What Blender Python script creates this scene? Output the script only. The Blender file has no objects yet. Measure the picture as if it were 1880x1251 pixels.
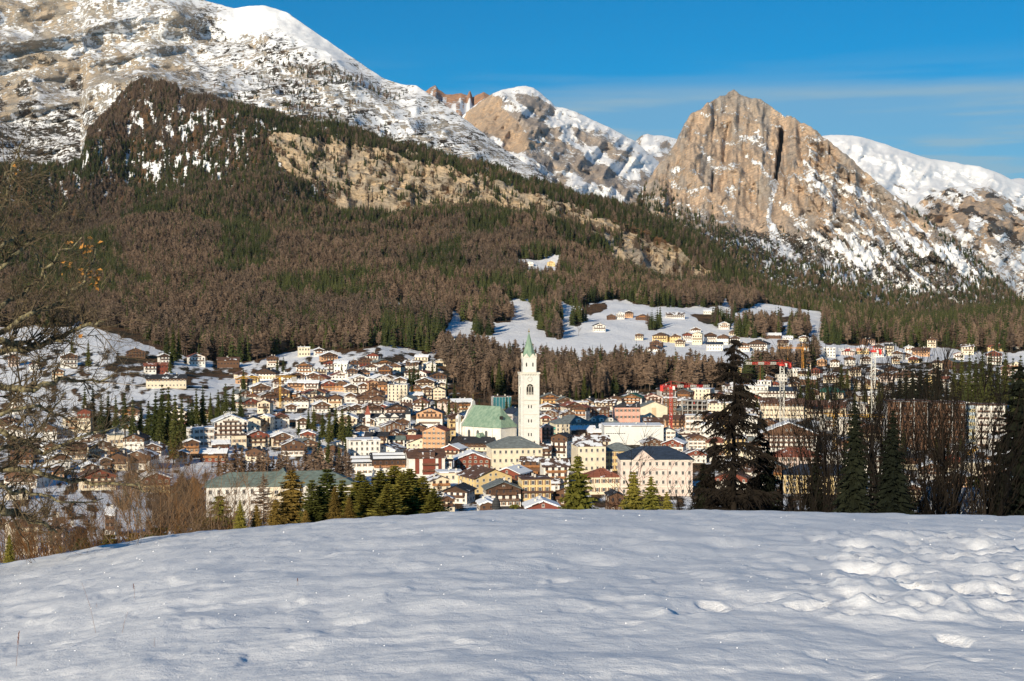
import bpy, math, random
import numpy as np
from mathutils import Vector

random.seed(11)
rng = np.random.default_rng(11)
scene = bpy.context.scene
COL = scene.collection

# ------------------------------------------------------------------ camera
F = 2611.0                    # focal length in pixels of the 1880 px wide photograph
EYE = np.array([0.0, 0.0, 90.0])
PITCH = math.atan(45.5 / F)
cam_d = bpy.data.cameras.new("camera")
cam_d.sensor_width = 36.0
cam_d.lens = 50.0
cam_d.clip_start = 0.3
cam_d.clip_end = 60000.0
cam = bpy.data.objects.new("camera", cam_d)
cam.location = EYE
cam.rotation_euler = (math.pi / 2 - PITCH, 0, 0)
COL.objects.link(cam)
scene.camera = cam

# ------------------------------------------------------------------ light
SUN_EL = math.radians(18.5)
SUN_AZ = math.radians(24.0)     # degrees to the left of straight behind the camera
sdir = Vector((-math.sin(SUN_AZ) * math.cos(SUN_EL), -math.cos(SUN_AZ) * math.cos(SUN_EL), math.sin(SUN_EL)))
sun_d = bpy.data.lights.new("sun", 'SUN')
sun_d.energy = 5.0
sun_d.angle = math.radians(0.53)
sun_d.color = (1.0, 0.87, 0.66)
sun = bpy.data.objects.new("sun", sun_d)
sun.rotation_euler = sdir.to_track_quat('Z', 'Y').to_euler()
sun.location = (-40, -60, 200)
COL.objects.link(sun)

world = bpy.data.worlds.new("World")
scene.world = world
world.use_nodes = True
wt = world.node_tree
wn, wl = wt.nodes, wt.links
for n in list(wn):
    wn.remove(n)
w_out = wn.new('ShaderNodeOutputWorld')
w_bg = wn.new('ShaderNodeBackground')
w_bg.inputs['Strength'].default_value = 0.054
sky = wn.new('ShaderNodeTexSky')
sky.sky_type = 'NISHITA'
sky.sun_disc = False
sky.sun_elevation = SUN_EL
sky.sun_rotation = math.pi + SUN_AZ     # behind the camera, to the left
sky.altitude = 1300
sky.air_density = 1.0
sky.dust_density = 0.1
sky.ozone_density = 2.2
tint = wn.new('ShaderNodeMix'); tint.data_type = 'RGBA'; tint.blend_type = 'MULTIPLY'
tint.inputs[0].default_value = 1.0
tint.inputs[7].default_value = (0.02, 1.0, 1.50, 1)
wl.new(sky.outputs[0], tint.inputs[6])
# thin stratus veils low over the mountains, all round the horizon
tc = wn.new('ShaderNodeTexCoord')
sep = wn.new('ShaderNodeSeparateXYZ'); wl.new(tc.outputs['Generated'], sep.inputs[0])
mp = wn.new('ShaderNodeMapping'); mp.inputs['Scale'].default_value = (2.4, 2.4, 34.0)
wl.new(tc.outputs['Generated'], mp.inputs[0])
nz = wn.new('ShaderNodeTexNoise'); nz.inputs['Scale'].default_value = 1.3; nz.inputs['Detail'].default_value = 6
nz.inputs['Roughness'].default_value = 0.55
wl.new(mp.outputs[0], nz.inputs['Vector'])
mp2 = wn.new('ShaderNodeMapping'); mp2.inputs['Scale'].default_value = (1.0, 1.0, 6.0)
wl.new(tc.outputs['Generated'], mp2.inputs[0])
nz2 = wn.new('ShaderNodeTexNoise'); nz2.inputs['Scale'].default_value = 1.6; nz2.inputs['Detail'].default_value = 3
wl.new(mp2.outputs[0], nz2.inputs['Vector'])

def wmath(op, a, b=None, c=None):
    m = wn.new('ShaderNodeMath'); m.operation = op
    for i, v in enumerate((a, b, c)):
        if v is None: continue
        if isinstance(v, (int, float)): m.inputs[i].default_value = v
        else: wl.new(v, m.inputs[i])
    return m.outputs[0]
def wrange(v, a, b, lo, hi):
    m = wn.new('ShaderNodeMapRange'); m.interpolation_type = 'SMOOTHSTEP'
    wl.new(v, m.inputs[0])
    for i, x in enumerate((a, b, lo, hi)): m.inputs[i + 1].default_value = x
    return m.outputs[0]
zz = wmath('ADD', sep.outputs['Z'], wmath('MULTIPLY', wmath('SUBTRACT', nz2.outputs[0], 0.5), 0.022))
veil = wrange(zz, 0.150, 0.162, 0.46, 0.0)            # even sheet below about nine degrees
streak = wmath('MULTIPLY', wrange(nz.outputs[0], 0.44, 0.62, 0.0, 0.75), wrange(zz, 0.105, 0.19, 1.0, 0.0))
cover = wmath('MINIMUM', wmath('ADD', veil, streak), 0.8)
cmix = wn.new('ShaderNodeMix'); cmix.data_type = 'RGBA'
cmix.inputs[7].default_value = (5.4, 8.0, 9.6, 1)
wl.new(cover, cmix.inputs[0]); wl.new(tint.outputs[2], cmix.inputs[6])
wl.new(cmix.outputs[2], w_bg.inputs[0]); wl.new(w_bg.outputs[0], w_out.inputs[0])

vs = scene.view_settings
vs.view_transform = 'Standard'
vs.look = 'None'
vs.exposure = 0.16
vs.gamma = 1.0
vs.use_curve_mapping = False
scene.cycles.use_denoising = True
scene.cycles.adaptive_threshold = 0.02
scene.cycles.max_bounces = 4
scene.cycles.diffuse_bounces = 2
scene.cycles.glossy_bounces = 2
scene.cycles.transparent_max_bounces = 4
scene.cycles.caustics_reflective = False
scene.cycles.caustics_refractive = False

# ------------------------------------------------------------------ helpers
def ray(px, py):
    """world direction (with y == 1) through a point of the photograph"""
    px = np.asarray(px, float); py = np.asarray(py, float)
    a = (px - 940.0) / F; b = -(py - 625.5) / F
    y = math.cos(PITCH) + b * math.sin(PITCH)
    z = -math.sin(PITCH) + b * math.cos(PITCH)
    return a / y, z / y
def at(px, py, r):
    dx, dz = ray(px, py)
    return np.array([dx * r, r, 90.0 + dz * r])
def py_of(z, r):
    """row of the photograph for a point at height z and distance r"""
    t = (np.asarray(z, float) - 90.0) / r
    cp, sp = math.cos(PITCH), math.sin(PITCH)
    b = (t * cp + sp) / (cp - t * sp)
    return 625.5 - b * F

_perm = np.random.default_rng(5).permutation(4096)
_val = np.random.default_rng(6).random(4096)
def vnoise(x, y, seed=0):
    xi = np.floor(x).astype(np.int64); yi = np.floor(y).astype(np.int64)
    fx = x - xi; fy = y - yi
    fx = fx * fx * fx * (fx * (fx * 6 - 15) + 10); fy = fy * fy * fy * (fy * (fy * 6 - 15) + 10)
    def h(i, j):
        return _val[_perm[(_perm[(i + seed * 131) & 4095] + j) & 4095]]
    a = h(xi, yi); b = h(xi + 1, yi); c = h(xi, yi + 1); d = h(xi + 1, yi + 1)
    return (a + (b - a) * fx) * (1 - fy) + (c + (d - c) * fx) * fy
def fbm(x, y, octv=4, seed=0, gain=0.5):
    x = np.asarray(x, float); y = np.asarray(y, float)
    s = 0; amp = 1; tot = 0
    for o in range(octv):
        s = s + amp * vnoise(x + 17.3 * o, y - 9.1 * o, seed + o); tot += amp
        x = x * 2.03; y = y * 2.03; amp *= gain
    return s / tot
def ridged(x, y, octv=4, seed=0):
    x = np.asarray(x, float); y = np.asarray(y, float)
    s = 0; amp = 1; tot = 0
    for o in range(octv):
        s = s + amp * (1 - np.abs(2 * vnoise(x + 7.7 * o, y + 3.1 * o, seed + o) - 1)); tot += amp
        x = x * 2.07; y = y * 2.07; amp *= 0.5
    return s / tot
def sstep(a, b, x):
    t = np.clip((x - a) / (b - a), 0, 1)
    return t * t * (3 - 2 * t)
def curve(pts):
    xs = [p[0] for p in pts]; ys = [p[1] for p in pts]
    return lambda x: np.interp(x, xs, ys)
def inpoly(px, py, poly):
    px = np.asarray(px, float); py = np.asarray(py, float)
    c = np.zeros(px.shape, bool)
    n = len(poly)
    for i in range(n):
        x1, y1 = poly[i]; x2, y2 = poly[(i + 1) % n]
        if y1 == y2: continue
        cond = ((y1 > py) != (y2 > py)) & (px < (x2 - x1) * (py - y1) / (y2 - y1) + x1)
        c ^= cond
    return c
def pdist(px, py, line):
    d = np.full(np.shape(px), 1e9)
    for (x1, y1), (x2, y2) in zip(line[:-1], line[1:]):
        dx, dy = x2 - x1, y2 - y1
        t = np.clip(((px - x1) * dx + (py - y1) * dy) / (dx * dx + dy * dy), 0, 1)
        d = np.minimum(d, np.hypot(px - x1 - t * dx, py - y1 - t * dy))
    return d

def mesh_np(name, co, faces, mat=None, smooth=False):
    """mesh from an (n,3) array and an (m,4) or (m,3) face array"""
    me = bpy.data.meshes.new(name)
    co = np.asarray(co, np.float32); faces = np.asarray(faces, np.int32)
    k = faces.shape[1]
    me.vertices.add(len(co)); me.vertices.foreach_set('co', co.ravel())
    me.loops.add(faces.size); me.loops.foreach_set('vertex_index', faces.ravel())
    me.polygons.add(len(faces))
    me.polygons.foreach_set('loop_start', np.arange(0, faces.size, k, dtype=np.int32))
    me.polygons.foreach_set('loop_total', np.full(len(faces), k, np.int32))
    if smooth: me.polygons.foreach_set('use_smooth', np.ones(len(faces), bool))
    me.update(calc_edges=True)
    if mat is not None: me.materials.append(mat)
    return me
def grid_faces(nu, nv):
    i = np.arange(nu * nv).reshape(nv, nu)
    return np.stack([i[:-1, :-1], i[:-1, 1:], i[1:, 1:], i[1:, :-1]], -1).reshape(-1, 4)
def obj(name, me, parent=None, loc=None, **props):
    o = bpy.data.objects.new(name, me)
    COL.objects.link(o)
    if parent is not None: o.parent = parent
    if loc is not None: o.location = loc
    for k, v in props.items(): o[k] = v
    return o
def empty(name, loc, rz=0.0, **props):
    o = obj(name, None, loc=loc, **props)
    o.rotation_euler = (0, 0, rz)
    o.empty_display_size = 0.5
    return o
def set_attr(me, name, arr):
    a = me.attributes.new(name, 'FLOAT_COLOR', 'POINT')
    arr = np.asarray(arr, np.float32)
    if arr.shape[1] == 3: arr = np.concatenate([arr, np.ones((len(arr), 1), np.float32)], 1)
    a.data.foreach_set('color', arr.ravel())

# ------------------------------------------------------------------ materials
class NT:
    """small wrapper for node materials"""
    def __init__(s, name, rough=0.9, spec=0.2):
        s.m = bpy.data.materials.new(name); s.m.use_nodes = True
        s.n = s.m.node_tree.nodes; s.l = s.m.node_tree.links
        s.b = s.n['Principled BSDF']
        s.b.inputs['Roughness'].default_value = rough
        s.b.inputs['Specular IOR Level'].default_value = spec
    def put(s, sock, v):
        if isinstance(v, (int, float)): sock.default_value = v
        elif isinstance(v, tuple): sock.default_value = v if len(v) == 4 or sock.type == 'VECTOR' else (*v, 1)
        else: s.l.new(v, sock)
    def node(s, t, **kw):
        n = s.n.new(t)
        for k, v in kw.items(): setattr(n, k, v)
        return n
    def pos(s, scale=(1, 1, 1), rot=(0, 0, 0), obj=False):
        g = s.node('ShaderNodeTexCoord').outputs['Object'] if obj else s.node('ShaderNodeNewGeometry').outputs['Position']
        m = s.node('ShaderNodeMapping'); m.inputs['Scale'].default_value = scale; m.inputs['Rotation'].default_value = rot
        s.l.new(g, m.inputs[0]); return m.outputs[0]
    def noise(s, vec, scale, detail=4, rough=0.55):
        n = s.node('ShaderNodeTexNoise'); s.l.new(vec, n.inputs['Vector'])
        n.inputs['Scale'].default_value = scale; n.inputs['Detail'].default_value = detail; n.inputs['Roughness'].default_value = rough
        return n.outputs[0]
    def math(s, op, a, b=0.0):
        n = s.node('ShaderNodeMath', operation=op); s.put(n.inputs[0], a); s.put(n.inputs[1], b); return n.outputs[0]
    def rng(s, v, a, b, lo=0.0, hi=1.0):
        n = s.node('ShaderNodeMapRange', interpolation_type='SMOOTHSTEP')
        s.put(n.inputs[0], v)
        for i, x in enumerate((a, b, lo, hi)): s.put(n.inputs[i + 1], x)
        return n.outputs[0]
    def mix(s, f, a, b, mode='MIX'):
        n = s.node('ShaderNodeMix', data_type='RGBA', blend_type=mode)
        s.put(n.inputs[0], f); s.put(n.inputs[6], a); s.put(n.inputs[7], b); return n.outputs[2]
    def attr(s, name):
        a = s.node('ShaderNodeAttribute'); a.attribute_name = name
        p = s.node('ShaderNodeSeparateColor'); s.l.new(a.outputs['Color'], p.inputs[0])
        return p.outputs[0], p.outputs[1], p.outputs[2]
    def bump(s, h, strength, dist):
        n = s.node('ShaderNodeBump'); n.inputs['Strength'].default_value = strength; n.inputs['Distance'].default_value = dist
        s.l.new(h, n.inputs['Height']); s.l.new(n.outputs[0], s.b.inputs['Normal'])
    def col(s, v): s.put(s.b.inputs['Base Color'], v)
    def rand(s):
        return s.node('ShaderNodeObjectInfo').outputs['Random']

_mats = {}
def plain(name, c, rough=0.85, var=0.12, scale=0.6, spec=0.2, metal=0.0):
    """a painted or natural surface with a little mottling"""
    if name in _mats: return _mats[name]
    t = NT(name, rough, spec)
    n = t.noise(t.pos(), scale, 5)
    f = t.rng(n, 0.3, 0.7)
    lo = tuple(x * (1 - var) for x in c); hi = tuple(min(1, x * (1 + var)) for x in c)
    t.col(t.mix(f, lo, hi)); t.b.inputs['Metallic'].default_value = metal
    _mats[name] = t.m
    return t.m
# ------------------------------------------------------------------ land
SNOW = (0.86, 0.87, 0.90)
def land_material(name, rock_a, rock_b, veg, scale, strata_rot=(0, 0.35, 0), strata=(1, 1, 3.0), snow_amp=0.55, floor=(0.085, 0.06, 0.042)):
    """attribute 'cover': R snow, G shrub and wood floor, B warm rock"""
    t = NT(name, 0.95, 0.1)
    s_, g_, w_ = t.attr('cover')
    p = t.pos(strata, strata_rot)
    p0 = t.pos()
    n1 = t.noise(p, scale, 10, 0.68)
    n2 = t.noise(p0, scale * 4.5, 8, 0.68)
    n3 = t.noise(t.pos((1, 1, 0.3)), scale * 2.2, 8, 0.66)
    rock = t.mix(t.rng(t.math('ADD', w_, t.math('MULTIPLY', t.math('SUBTRACT', n1, 0.5), 1.5)), 0.25, 0.75), rock_a, rock_b)
    rock = t.mix(t.rng(n3, 0.44, 0.60, 0.0, 0.45), rock, tuple(x * 0.6 for x in rock_a))
    wv = t.node('ShaderNodeTexWave', wave_type='BANDS', bands_direction='Z'); t.l.new(t.pos((1, 1, 1), (strata_rot[0], strata_rot[1] * 0.6, 0)), wv.inputs['Vector'])
    wv.inputs['Scale'].default_value = scale * 2.6; wv.inputs['Distortion'].default_value = 9.0; wv.inputs['Detail'].default_value = 5; wv.inputs['Detail Scale'].default_value = 2.2; wv.inputs['Detail Roughness'].default_value = 0.68
    band_ = wv.outputs[1]
    rock = t.mix(t.rng(band_, 0.05, 0.5, 0.34, 0.0), rock, tuple(x * 0.55 for x in rock_a))
    gf = t.rng(t.math('ADD', g_, t.math('MULTIPLY', t.math('SUBTRACT', n2, 0.5), 1.3)), 0.42, 0.58)
    base = t.mix(gf, rock, t.mix(t.rng(n3, 0.4, 0.6), veg, floor))
    sf = t.math('ADD', s_, t.math('ADD', t.math('MULTIPLY', t.math('SUBTRACT', n1, 0.5), snow_amp), t.math('ADD', t.math('MULTIPLY', t.math('SUBTRACT', n2, 0.5), snow_amp * 1.5), t.math('MULTIPLY', t.math('SUBTRACT', 0.45, band_), 0.14))))
    sfac = t.rng(sf, 0.45, 0.56)
    t.col(t.mix(sfac, base, SNOW))
    t.bump(t.math('MULTIPLY', t.math('ADD', t.math('ADD', n1, t.math('MULTIPLY', n2, 0.7)), t.math('MULTIPLY', band_, 0.2)), t.math('SUBTRACT', 1.0, t.math('MULTIPLY', sfac, 0.8))), 1.0, 0.11 / scale)
    return t.m

class Sheet:
    """a piece of land given by key rows (distance, row of the photograph) over the columns; stores its grid"""
    def __init__(s, keys, us, rows, disp=None):
        us = np.asarray(us, float)
        R, PY = [], []
        for (ra, pa), (rb, pb), n in zip(keys[:-1], keys[1:], rows):
            t = np.linspace(0, 1, n, endpoint=False)[:, None]
            R.append(ra(us)[None] * (1 - t) + rb(us)[None] * t)
            za = 90 + ray(us, pa(us))[1] * ra(us); zb = 90 + ray(us, pb(us))[1] * rb(us)
            PY.append(za[None] * (1 - t) + zb[None] * t)      # heights for now
        rb, pb = keys[-1]
        R.append(rb(us)[None]); PY.append((90 + ray(us, pb(us))[1] * rb(us))[None])
        s.R = np.concatenate(R); Z = np.concatenate(PY)
        s.us = us; s.nu = len(us); s.nv = len(s.R)
        for _ in range(2):                                      # round the breaks between key rows a little
            Z[1:-1] = (Z[:-2] + 2 * Z[1:-1] + Z[2:]) / 4
        s.U = np.repeat(us[None], s.nv, 0)
        s.PY0 = py_of(Z, s.R)
        if disp is not None: s.R, Z = disp(s.U, s.PY0, s.R, Z)
        s.Z = Z; s.PY = py_of(Z, s.R)
        s.X = (s.U - 940.0) / F * s.R / (math.cos(PITCH))
        s.Y = s.R
    def build(s, name, mat, cover, **props):
        co = np.stack([s.X, s.Y, s.Z], -1).reshape(-1, 3)
        me = mesh_np(name, co, grid_faces(s.nu, s.nv), mat, True)
        set_attr(me, 'cover', np.stack(cover, -1).reshape(-1, 3))
        s.ob = obj(name, me, kind='structure', **props)
        return s.ob
    def hit(s, px, py, rmin=0):
        """first ground point seen at (px,py): (x, y, z, distance)"""
        f = np.interp(px, s.us, np.arange(s.nu)); i = int(min(max(math.floor(f), 0), s.nu - 2)); w = f - i
        col = s.PY0[:, i] * (1 - w) + s.PY0[:, i + 1] * w
        rr = s.R[:, i] * (1 - w) + s.R[:, i + 1] * w
        zz = s.Z[:, i] * (1 - w) + s.Z[:, i + 1] * w
        ok = (col <= py) & (rr >= rmin)
        j = int(np.argmax(ok)) if ok.any() else s.nv - 2
        if j > 0:
            a, b = col[j - 1], col[j]
            t = 0 if a == b else min(max((a - py) / (a - b), 0), 1)
            r = rr[j - 1] * (1 - t) + rr[j] * t; z = zz[j - 1] * (1 - t) + zz[j] * t
        else: r, z = rr[0], zz[0]
        return (px - 940.0) / F * r / math.cos(PITCH), r, z, r
    def zat(s, x, y):
        px = 940 + x / y * F * math.cos(PITCH)
        f = np.interp(px, s.us, np.arange(s.nu)); i = int(min(max(math.floor(f), 0), s.nu - 2)); w = f - i
        rr = s.R[:, i] * (1 - w) + s.R[:, i + 1] * w; zz = s.Z[:, i] * (1 - w) + s.Z[:, i + 1] * w
        return float(np.interp(y, rr, zz))

def c_(*p): return curve(list(p))
def const(v): return lambda x: np.full(np.shape(x), float(v))

# --- valley floor, village slope, wooded flank and the shoulder with the cliffs
U = np.concatenate([np.arange(-620, 0, 14), np.arange(0, 1880, 4), np.arange(1880, 2500, 14)])
AX = [-620, 0, 200, 300, 400, 500, 600, 700, 800, 900, 970, 1150, 1300, 1450, 1600, 1750, 1880, 2500]
def krow(r, *v):
    assert len(v) == len(AX), len(v)
    return (const(r), (lambda vv: (lambda x: np.interp(x, AX, vv)))(v))
def kz(r, z): return (const(r), const(float(py_of(z, r))))
RIDGE_R = c_((-620, 4300), (0, 4600), (145, 4700), (240, 5000), (330, 4900), (540, 4700), (760, 4500), (900, 4300), (1000, 4150), (1100, 3950), (1170, 3800), (1250, 3700), (1320, 3550), (1400, 3350), (1500, 3150), (1600, 3000), (1650, 2800), (1750, 2750), (2500, 2750))
RIDGE_P = c_((-620, 290), (0, 306), (120, 312), (150, 300), (165, 245), (200, 205), (240, 165), (275, 145), (330, 168), (430, 197), (540, 226), (640, 237), (760, 275), (900, 318), (1000, 345), (1100, 378), (1170, 400), (1250, 437), (1320, 470), (1400, 526), (1500, 553), (1600, 578), (1650, 597), (1750, 588), (1820, 575), (1880, 563), (2500, 470))
def off(fn, d): return lambda x: fn(x) + d
def mul(fn, d): return lambda x: fn(x) * d
def lerp2(f1, f2, t): return lambda x: f1(x) * (1 - t) + f2(x) * t
CL_P = c_((-620, 410), (0, 412), (145, 405), (240, 345), (330, 335), (480, 330), (560, 338), (640, 355), (760, 378), (900, 396), (1050, 428), (1150, 462), (1280, 494), (1320, 505), (1400, 545), (1500, 566), (1600, 587), (1650, 602), (1750, 597), (1880, 580), (2500, 500))
LOW_P = c_((-620, 535), (0, 540), (200, 540), (400, 540), (600, 532), (700, 532), (800, 540), (900, 545), (970, 547), (1150, 558), (1300, 563), (1450, 572), (1600, 606), (1750, 604), (1880, 588), (2500, 520))
keys = [
    kz(48, 80.5), kz(70, 72), kz(110, 61), kz(170, 48), kz(260, 33),
    krow(400, 1012, 1012, 1012, 1010, 1008, 1006, 1004, 1004, 1004, 1004, 1004, 1004, 1004, 1004, 1004, 1004, 1004, 1004),
    krow(600, 905, 905, 908, 915, 925, 930, 930, 930, 930, 930, 930, 930, 930, 930, 930, 930, 930, 930),
    krow(840, 815, 815, 812, 815, 818, 820, 820, 822, 826, 828, 829, 830, 831, 832, 833, 834, 835, 835),
    krow(1100, 745, 745, 735, 735, 735, 735, 735, 738, 745, 747, 748, 748, 752, 750, 750, 750, 750, 750),
    krow(1400, 665, 665, 650, 662, 684, 682, 668, 652, 672, 688, 693, 693, 690, 690, 678, 680, 680, 680),
    krow(1700, 615, 615, 610, 622, 638, 632, 622, 612, 628, 636, 640, 640, 640, 640, 645, 640, 632, 600),
    krow(2000, 580, 580, 578, 584, 594, 586, 582, 575, 584, 588, 590, 595, 600, 602, 622, 618, 602, 560),
    (const(2400), LOW_P),
    (lerp2(const(2400), RIDGE_R, 0.55), lerp2(LOW_P, CL_P, 0.60)),
    (lerp2(const(2400), RIDGE_R, 0.86), CL_P),
    (lerp2(const(2400), RIDGE_R, 0.94), lerp2(CL_P, RIDGE_P, 0.80)),
    (RIDGE_R, RIDGE_P),
    (off(RIDGE_R, 160), off(RIDGE_P, 14)),
    (off(RIDGE_R, 700), off(RIDGE_P, 70)),
]
rows = [4, 4, 6, 6, 8, 12, 16, 18, 20, 18, 16, 20, 40, 44, 56, 26, 6, 8]
CLIFF = [(490, 252), (560, 246), (640, 252), (720, 264), (800, 302), (870, 326), (930, 348), (1000, 368), (1060, 390), (1130, 418), (1200, 446), (1280, 480), (1315, 505), (1240, 504), (1150, 484), (1080, 453), (1000, 428), (900, 416), (800, 400), (720, 390), (640, 372), (560, 336), (500, 292)]
def land_disp(Ug, PYg, R, Z):
    x = (Ug - 940) / F * R
    n = fbm(x / 420, R / 420, 4, 3) - 0.5
    w = sstep(1500, 3000, R)
    Z = Z + n * 190 * sstep(2500, 3500, R) * (1 - 0.8 * sstep(0, 1, (R - RIDGE_R(Ug) + 500) / 500))
    Z = Z + (fbm(x / 90, R / 90, 4, 9) - 0.5) * 5 * sstep(500, 1000, R) + (fbm(x / 60, R / 60, 3, 19) - 0.5) * 16 * w
    cl = inpoly(Ug + (fbm(Ug / 14, PYg / 14, 3, 4) - .5) * 24, PYg + (fbm(Ug / 14, PYg / 14, 3, 5) - .5) * 16, CLIFF).astype(float)
    for _ in range(2):
        cl[1:-1, 1:-1] = (cl[1:-1, 1:-1] * 2 + cl[:-2, 1:-1] + cl[2:, 1:-1] + cl[1:-1, :-2] + cl[1:-1, 2:]) / 6
    rd = 0.55 * ridged(Ug / 46, PYg / 60, 5, 21) + 0.45 * ridged(Ug / 17, PYg / 44, 4, 22)
    st = ridged(Ug / 80 + PYg / 60, PYg / 15 - Ug / 30, 4, 33)
    R2 = R + cl * ((0.62 - rd) * 180 + (0.6 - st) * 90)
    Z = Z + cl * (st - 0.6) * 18
    # small steps of rock out of the wooded hump and the crest line
    hump = sstep(420, 330, PYg) * (1 - cl) * sstep(3600, 4200, R)
    Z = Z + hump * (ridged(Ug / 26, PYg / 22, 4, 41) - 0.6) * 34
    return R2, Z
LAND = Sheet(keys, U, rows, land_disp)

MEADOW = [(815, 548), (880, 557), (960, 556), (1008, 556), (1020, 585), (1030, 562), (1060, 572), (1100, 560), (1130, 556), (1200, 568), (1300, 568), (1330, 550), (1345, 578), (1335, 600), (1380, 596), (1412, 560), (1490, 568), (1497, 580), (1440, 592), (1455, 612), (1505, 618), (1505, 645), (1440, 668), (1390, 706), (1330, 708), (1290, 690), (1240, 690), (1180, 676), (1120, 682), (1060, 688), (1000, 670), (940, 662), (880, 656), (820, 642)]
FLINE = c_((-620, 600), (0, 604), (130, 600), (150, 588), (240, 612), (300, 638), (340, 655), (400, 668), (470, 666), (530, 646), (560, 638), (640, 646), (700, 634), (745, 640), (790, 652), (800, 640), (822, 600), (838, 549), (880, 553), (960, 552), (1010, 551), (1060, 564), (1100, 554), (1130, 550), (1200, 564), (1320, 564), (1335, 548), (1345, 575), (1405, 556), (1490, 564), (1512, 582), (1512, 634), (1560, 632), (1640, 628), (1660, 642), (1720, 636), (1790, 645), (1880, 645), (2500, 645))
F2 = [(800, 655), (815, 645), (880, 658), (940, 664), (1000, 672), (1060, 690), (1120, 684), (1180, 678), (1240, 692), (1300, 694), (1330, 708), (1330, 716), (1300, 716), (1230, 718), (1150, 723), (1100, 738), (1000, 743), (930, 731), (870, 738), (850, 724), (822, 692)]
F3 = [(1345, 700), (1400, 686), (1450, 670), (1505, 652), (1505, 664), (1470, 682), (1400, 704), (1350, 712)]
ISL = [[(828, 563), (930, 565), (940, 594), (850, 590)], [(975, 556), (1022, 562), (1030, 612), (990, 604)], [(1345, 606), (1440, 600), (1432, 618), (1350, 622)], [(1450, 600), (1485, 598), (1488, 622), (1448, 622)], [(1000, 600), (1032, 606), (1030, 628), (1005, 620)], [(866, 600), (906, 606), (900, 620), (868, 616)], [(1048, 585), (1072, 588), (1068, 600), (1050, 598)], [(1186, 596), (1215, 598), (1212, 608), (1190, 606)], [(1310, 590), (1345, 590), (1340, 604), (1312, 603)]]
PATCH = [[(945, 490), (1030, 488), (1028, 506), (985, 510), (950, 500)], [(697, 552), (745, 560), (742, 580), (712, 572)]]
BANK = [[(150, 586), (240, 606), (300, 628), (300, 645), (240, 622), (165, 600)], [(1065, 566), (1110, 558), (1110, 572), (1070, 580)], [(1265, 575), (1320, 574), (1318, 598), (1290, 594)], [(1420, 579), (1480, 579), (1470, 588), (1430, 590)], [(213, 655), (300, 657), (300, 664), (215, 666)], [(192, 675), (262, 676), (262, 681), (195, 680)], [(340, 684), (430, 684), (430, 690), (345, 691)], [(700, 655), (752, 668), (748, 680), (705, 668)], [(820, 728), (860, 722), (930, 728), (1000, 738), (1000, 746), (930, 740), (850, 742)], [(280, 905), (360, 880), (380, 960), (290, 975)]]
wU = LAND.U + (fbm(LAND.U / 20, LAND.PY0 / 9, 3, 71) - 0.5) * 16
wP = LAND.PY0 + (fbm(LAND.U / 16, LAND.PY0 / 8, 3, 72) - 0.5) * 9
SEE = LAND.R < RIDGE_R(LAND.U) + 60
def forest_mask(u, p, r):
    f = (p < FLINE(u)) & (r > 900)
    f |= inpoly(u, p, F2) | inpoly(u, p, F3)
    for q in ISL: f |= inpoly(u, p, q)
    for q in PATCH: f &= ~inpoly(u, p, q)
    return f
fm = forest_mask(wU, wP, LAND.R)
cliff_m = inpoly(wU, wP, CLIFF)
hump_m = sstep(420, 330, LAND.PY0) * sstep(3300, 3900, LAND.R)
streaks = fbm(LAND.U / 4.0, LAND.PY0 / 20, 5, 81, 0.6)
snow = np.where(fm, 0.12, 0.86)
snow = np.where(fm & (hump_m > 0), 0.10 + 0.62 * hump_m * sstep(0.44, 0.60, streaks), snow)
cs = fbm(LAND.U / 26 + LAND.PY0 / 26, LAND.PY0 / 10 - LAND.U / 22, 4, 83)
snow = np.where(cliff_m, 0.10 + 0.35 * sstep(0.58, 0.7, cs), snow)
rough_gnd = fbm(LAND.U / 22, LAND.PY0 / 8, 4, 85)
town = (~fm) & (LAND.R > 300) & (LAND.R < 1500)
snow = np.where(town, 0.70 - 0.45 * sstep(0.50, 0.66, fbm(LAND.U / 9, LAND.PY0 / 3.5, 4, 86)) - 0.10 * sstep(600, 900, LAND.U), snow)
snow = np.where(LAND.R < 420, 0.80 - 0.35 * sstep(0.55, 0.7, fbm(LAND.X / 14, LAND.Y / 14, 4, 89)), snow)
green = np.where(cliff_m, 0.18 + 0.35 * sstep(0.5, 0.68, fbm(LAND.U / 18, LAND.PY0 / 12, 4, 87)), 0.95)
bank = np.zeros_like(snow, bool)
for q in BANK: bank |= inpoly(wU, wP, q)
snow = np.where(bank, 0.05, snow)
warm = np.where(cliff_m, 0.25 + 0.6 * sstep(0.38, 0.62, fbm(LAND.U / 20 + LAND.PY0 / 30, LAND.PY0 / 9 - LAND.U / 26, 4, 88)), 0.45)
for _ in range(1):
    snow[1:-1, 1:-1] = (snow[1:-1, 1:-1] * 2 + snow[:-2, 1:-1] + snow[2:, 1:-1] + snow[1:-1, :-2] + snow[1:-1, 2:]) / 6
land_mat = land_material("valley_ground", (0.47, 0.40, 0.32), (0.66, 0.51, 0.35), (0.045, 0.042, 0.03), 0.012, strata_rot=(0, -0.45, 0), floor=(0.15, 0.085, 0.045), snow_amp=0.35)
LAND.build("terrain", land_mat, (snow, green, warm))

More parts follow.
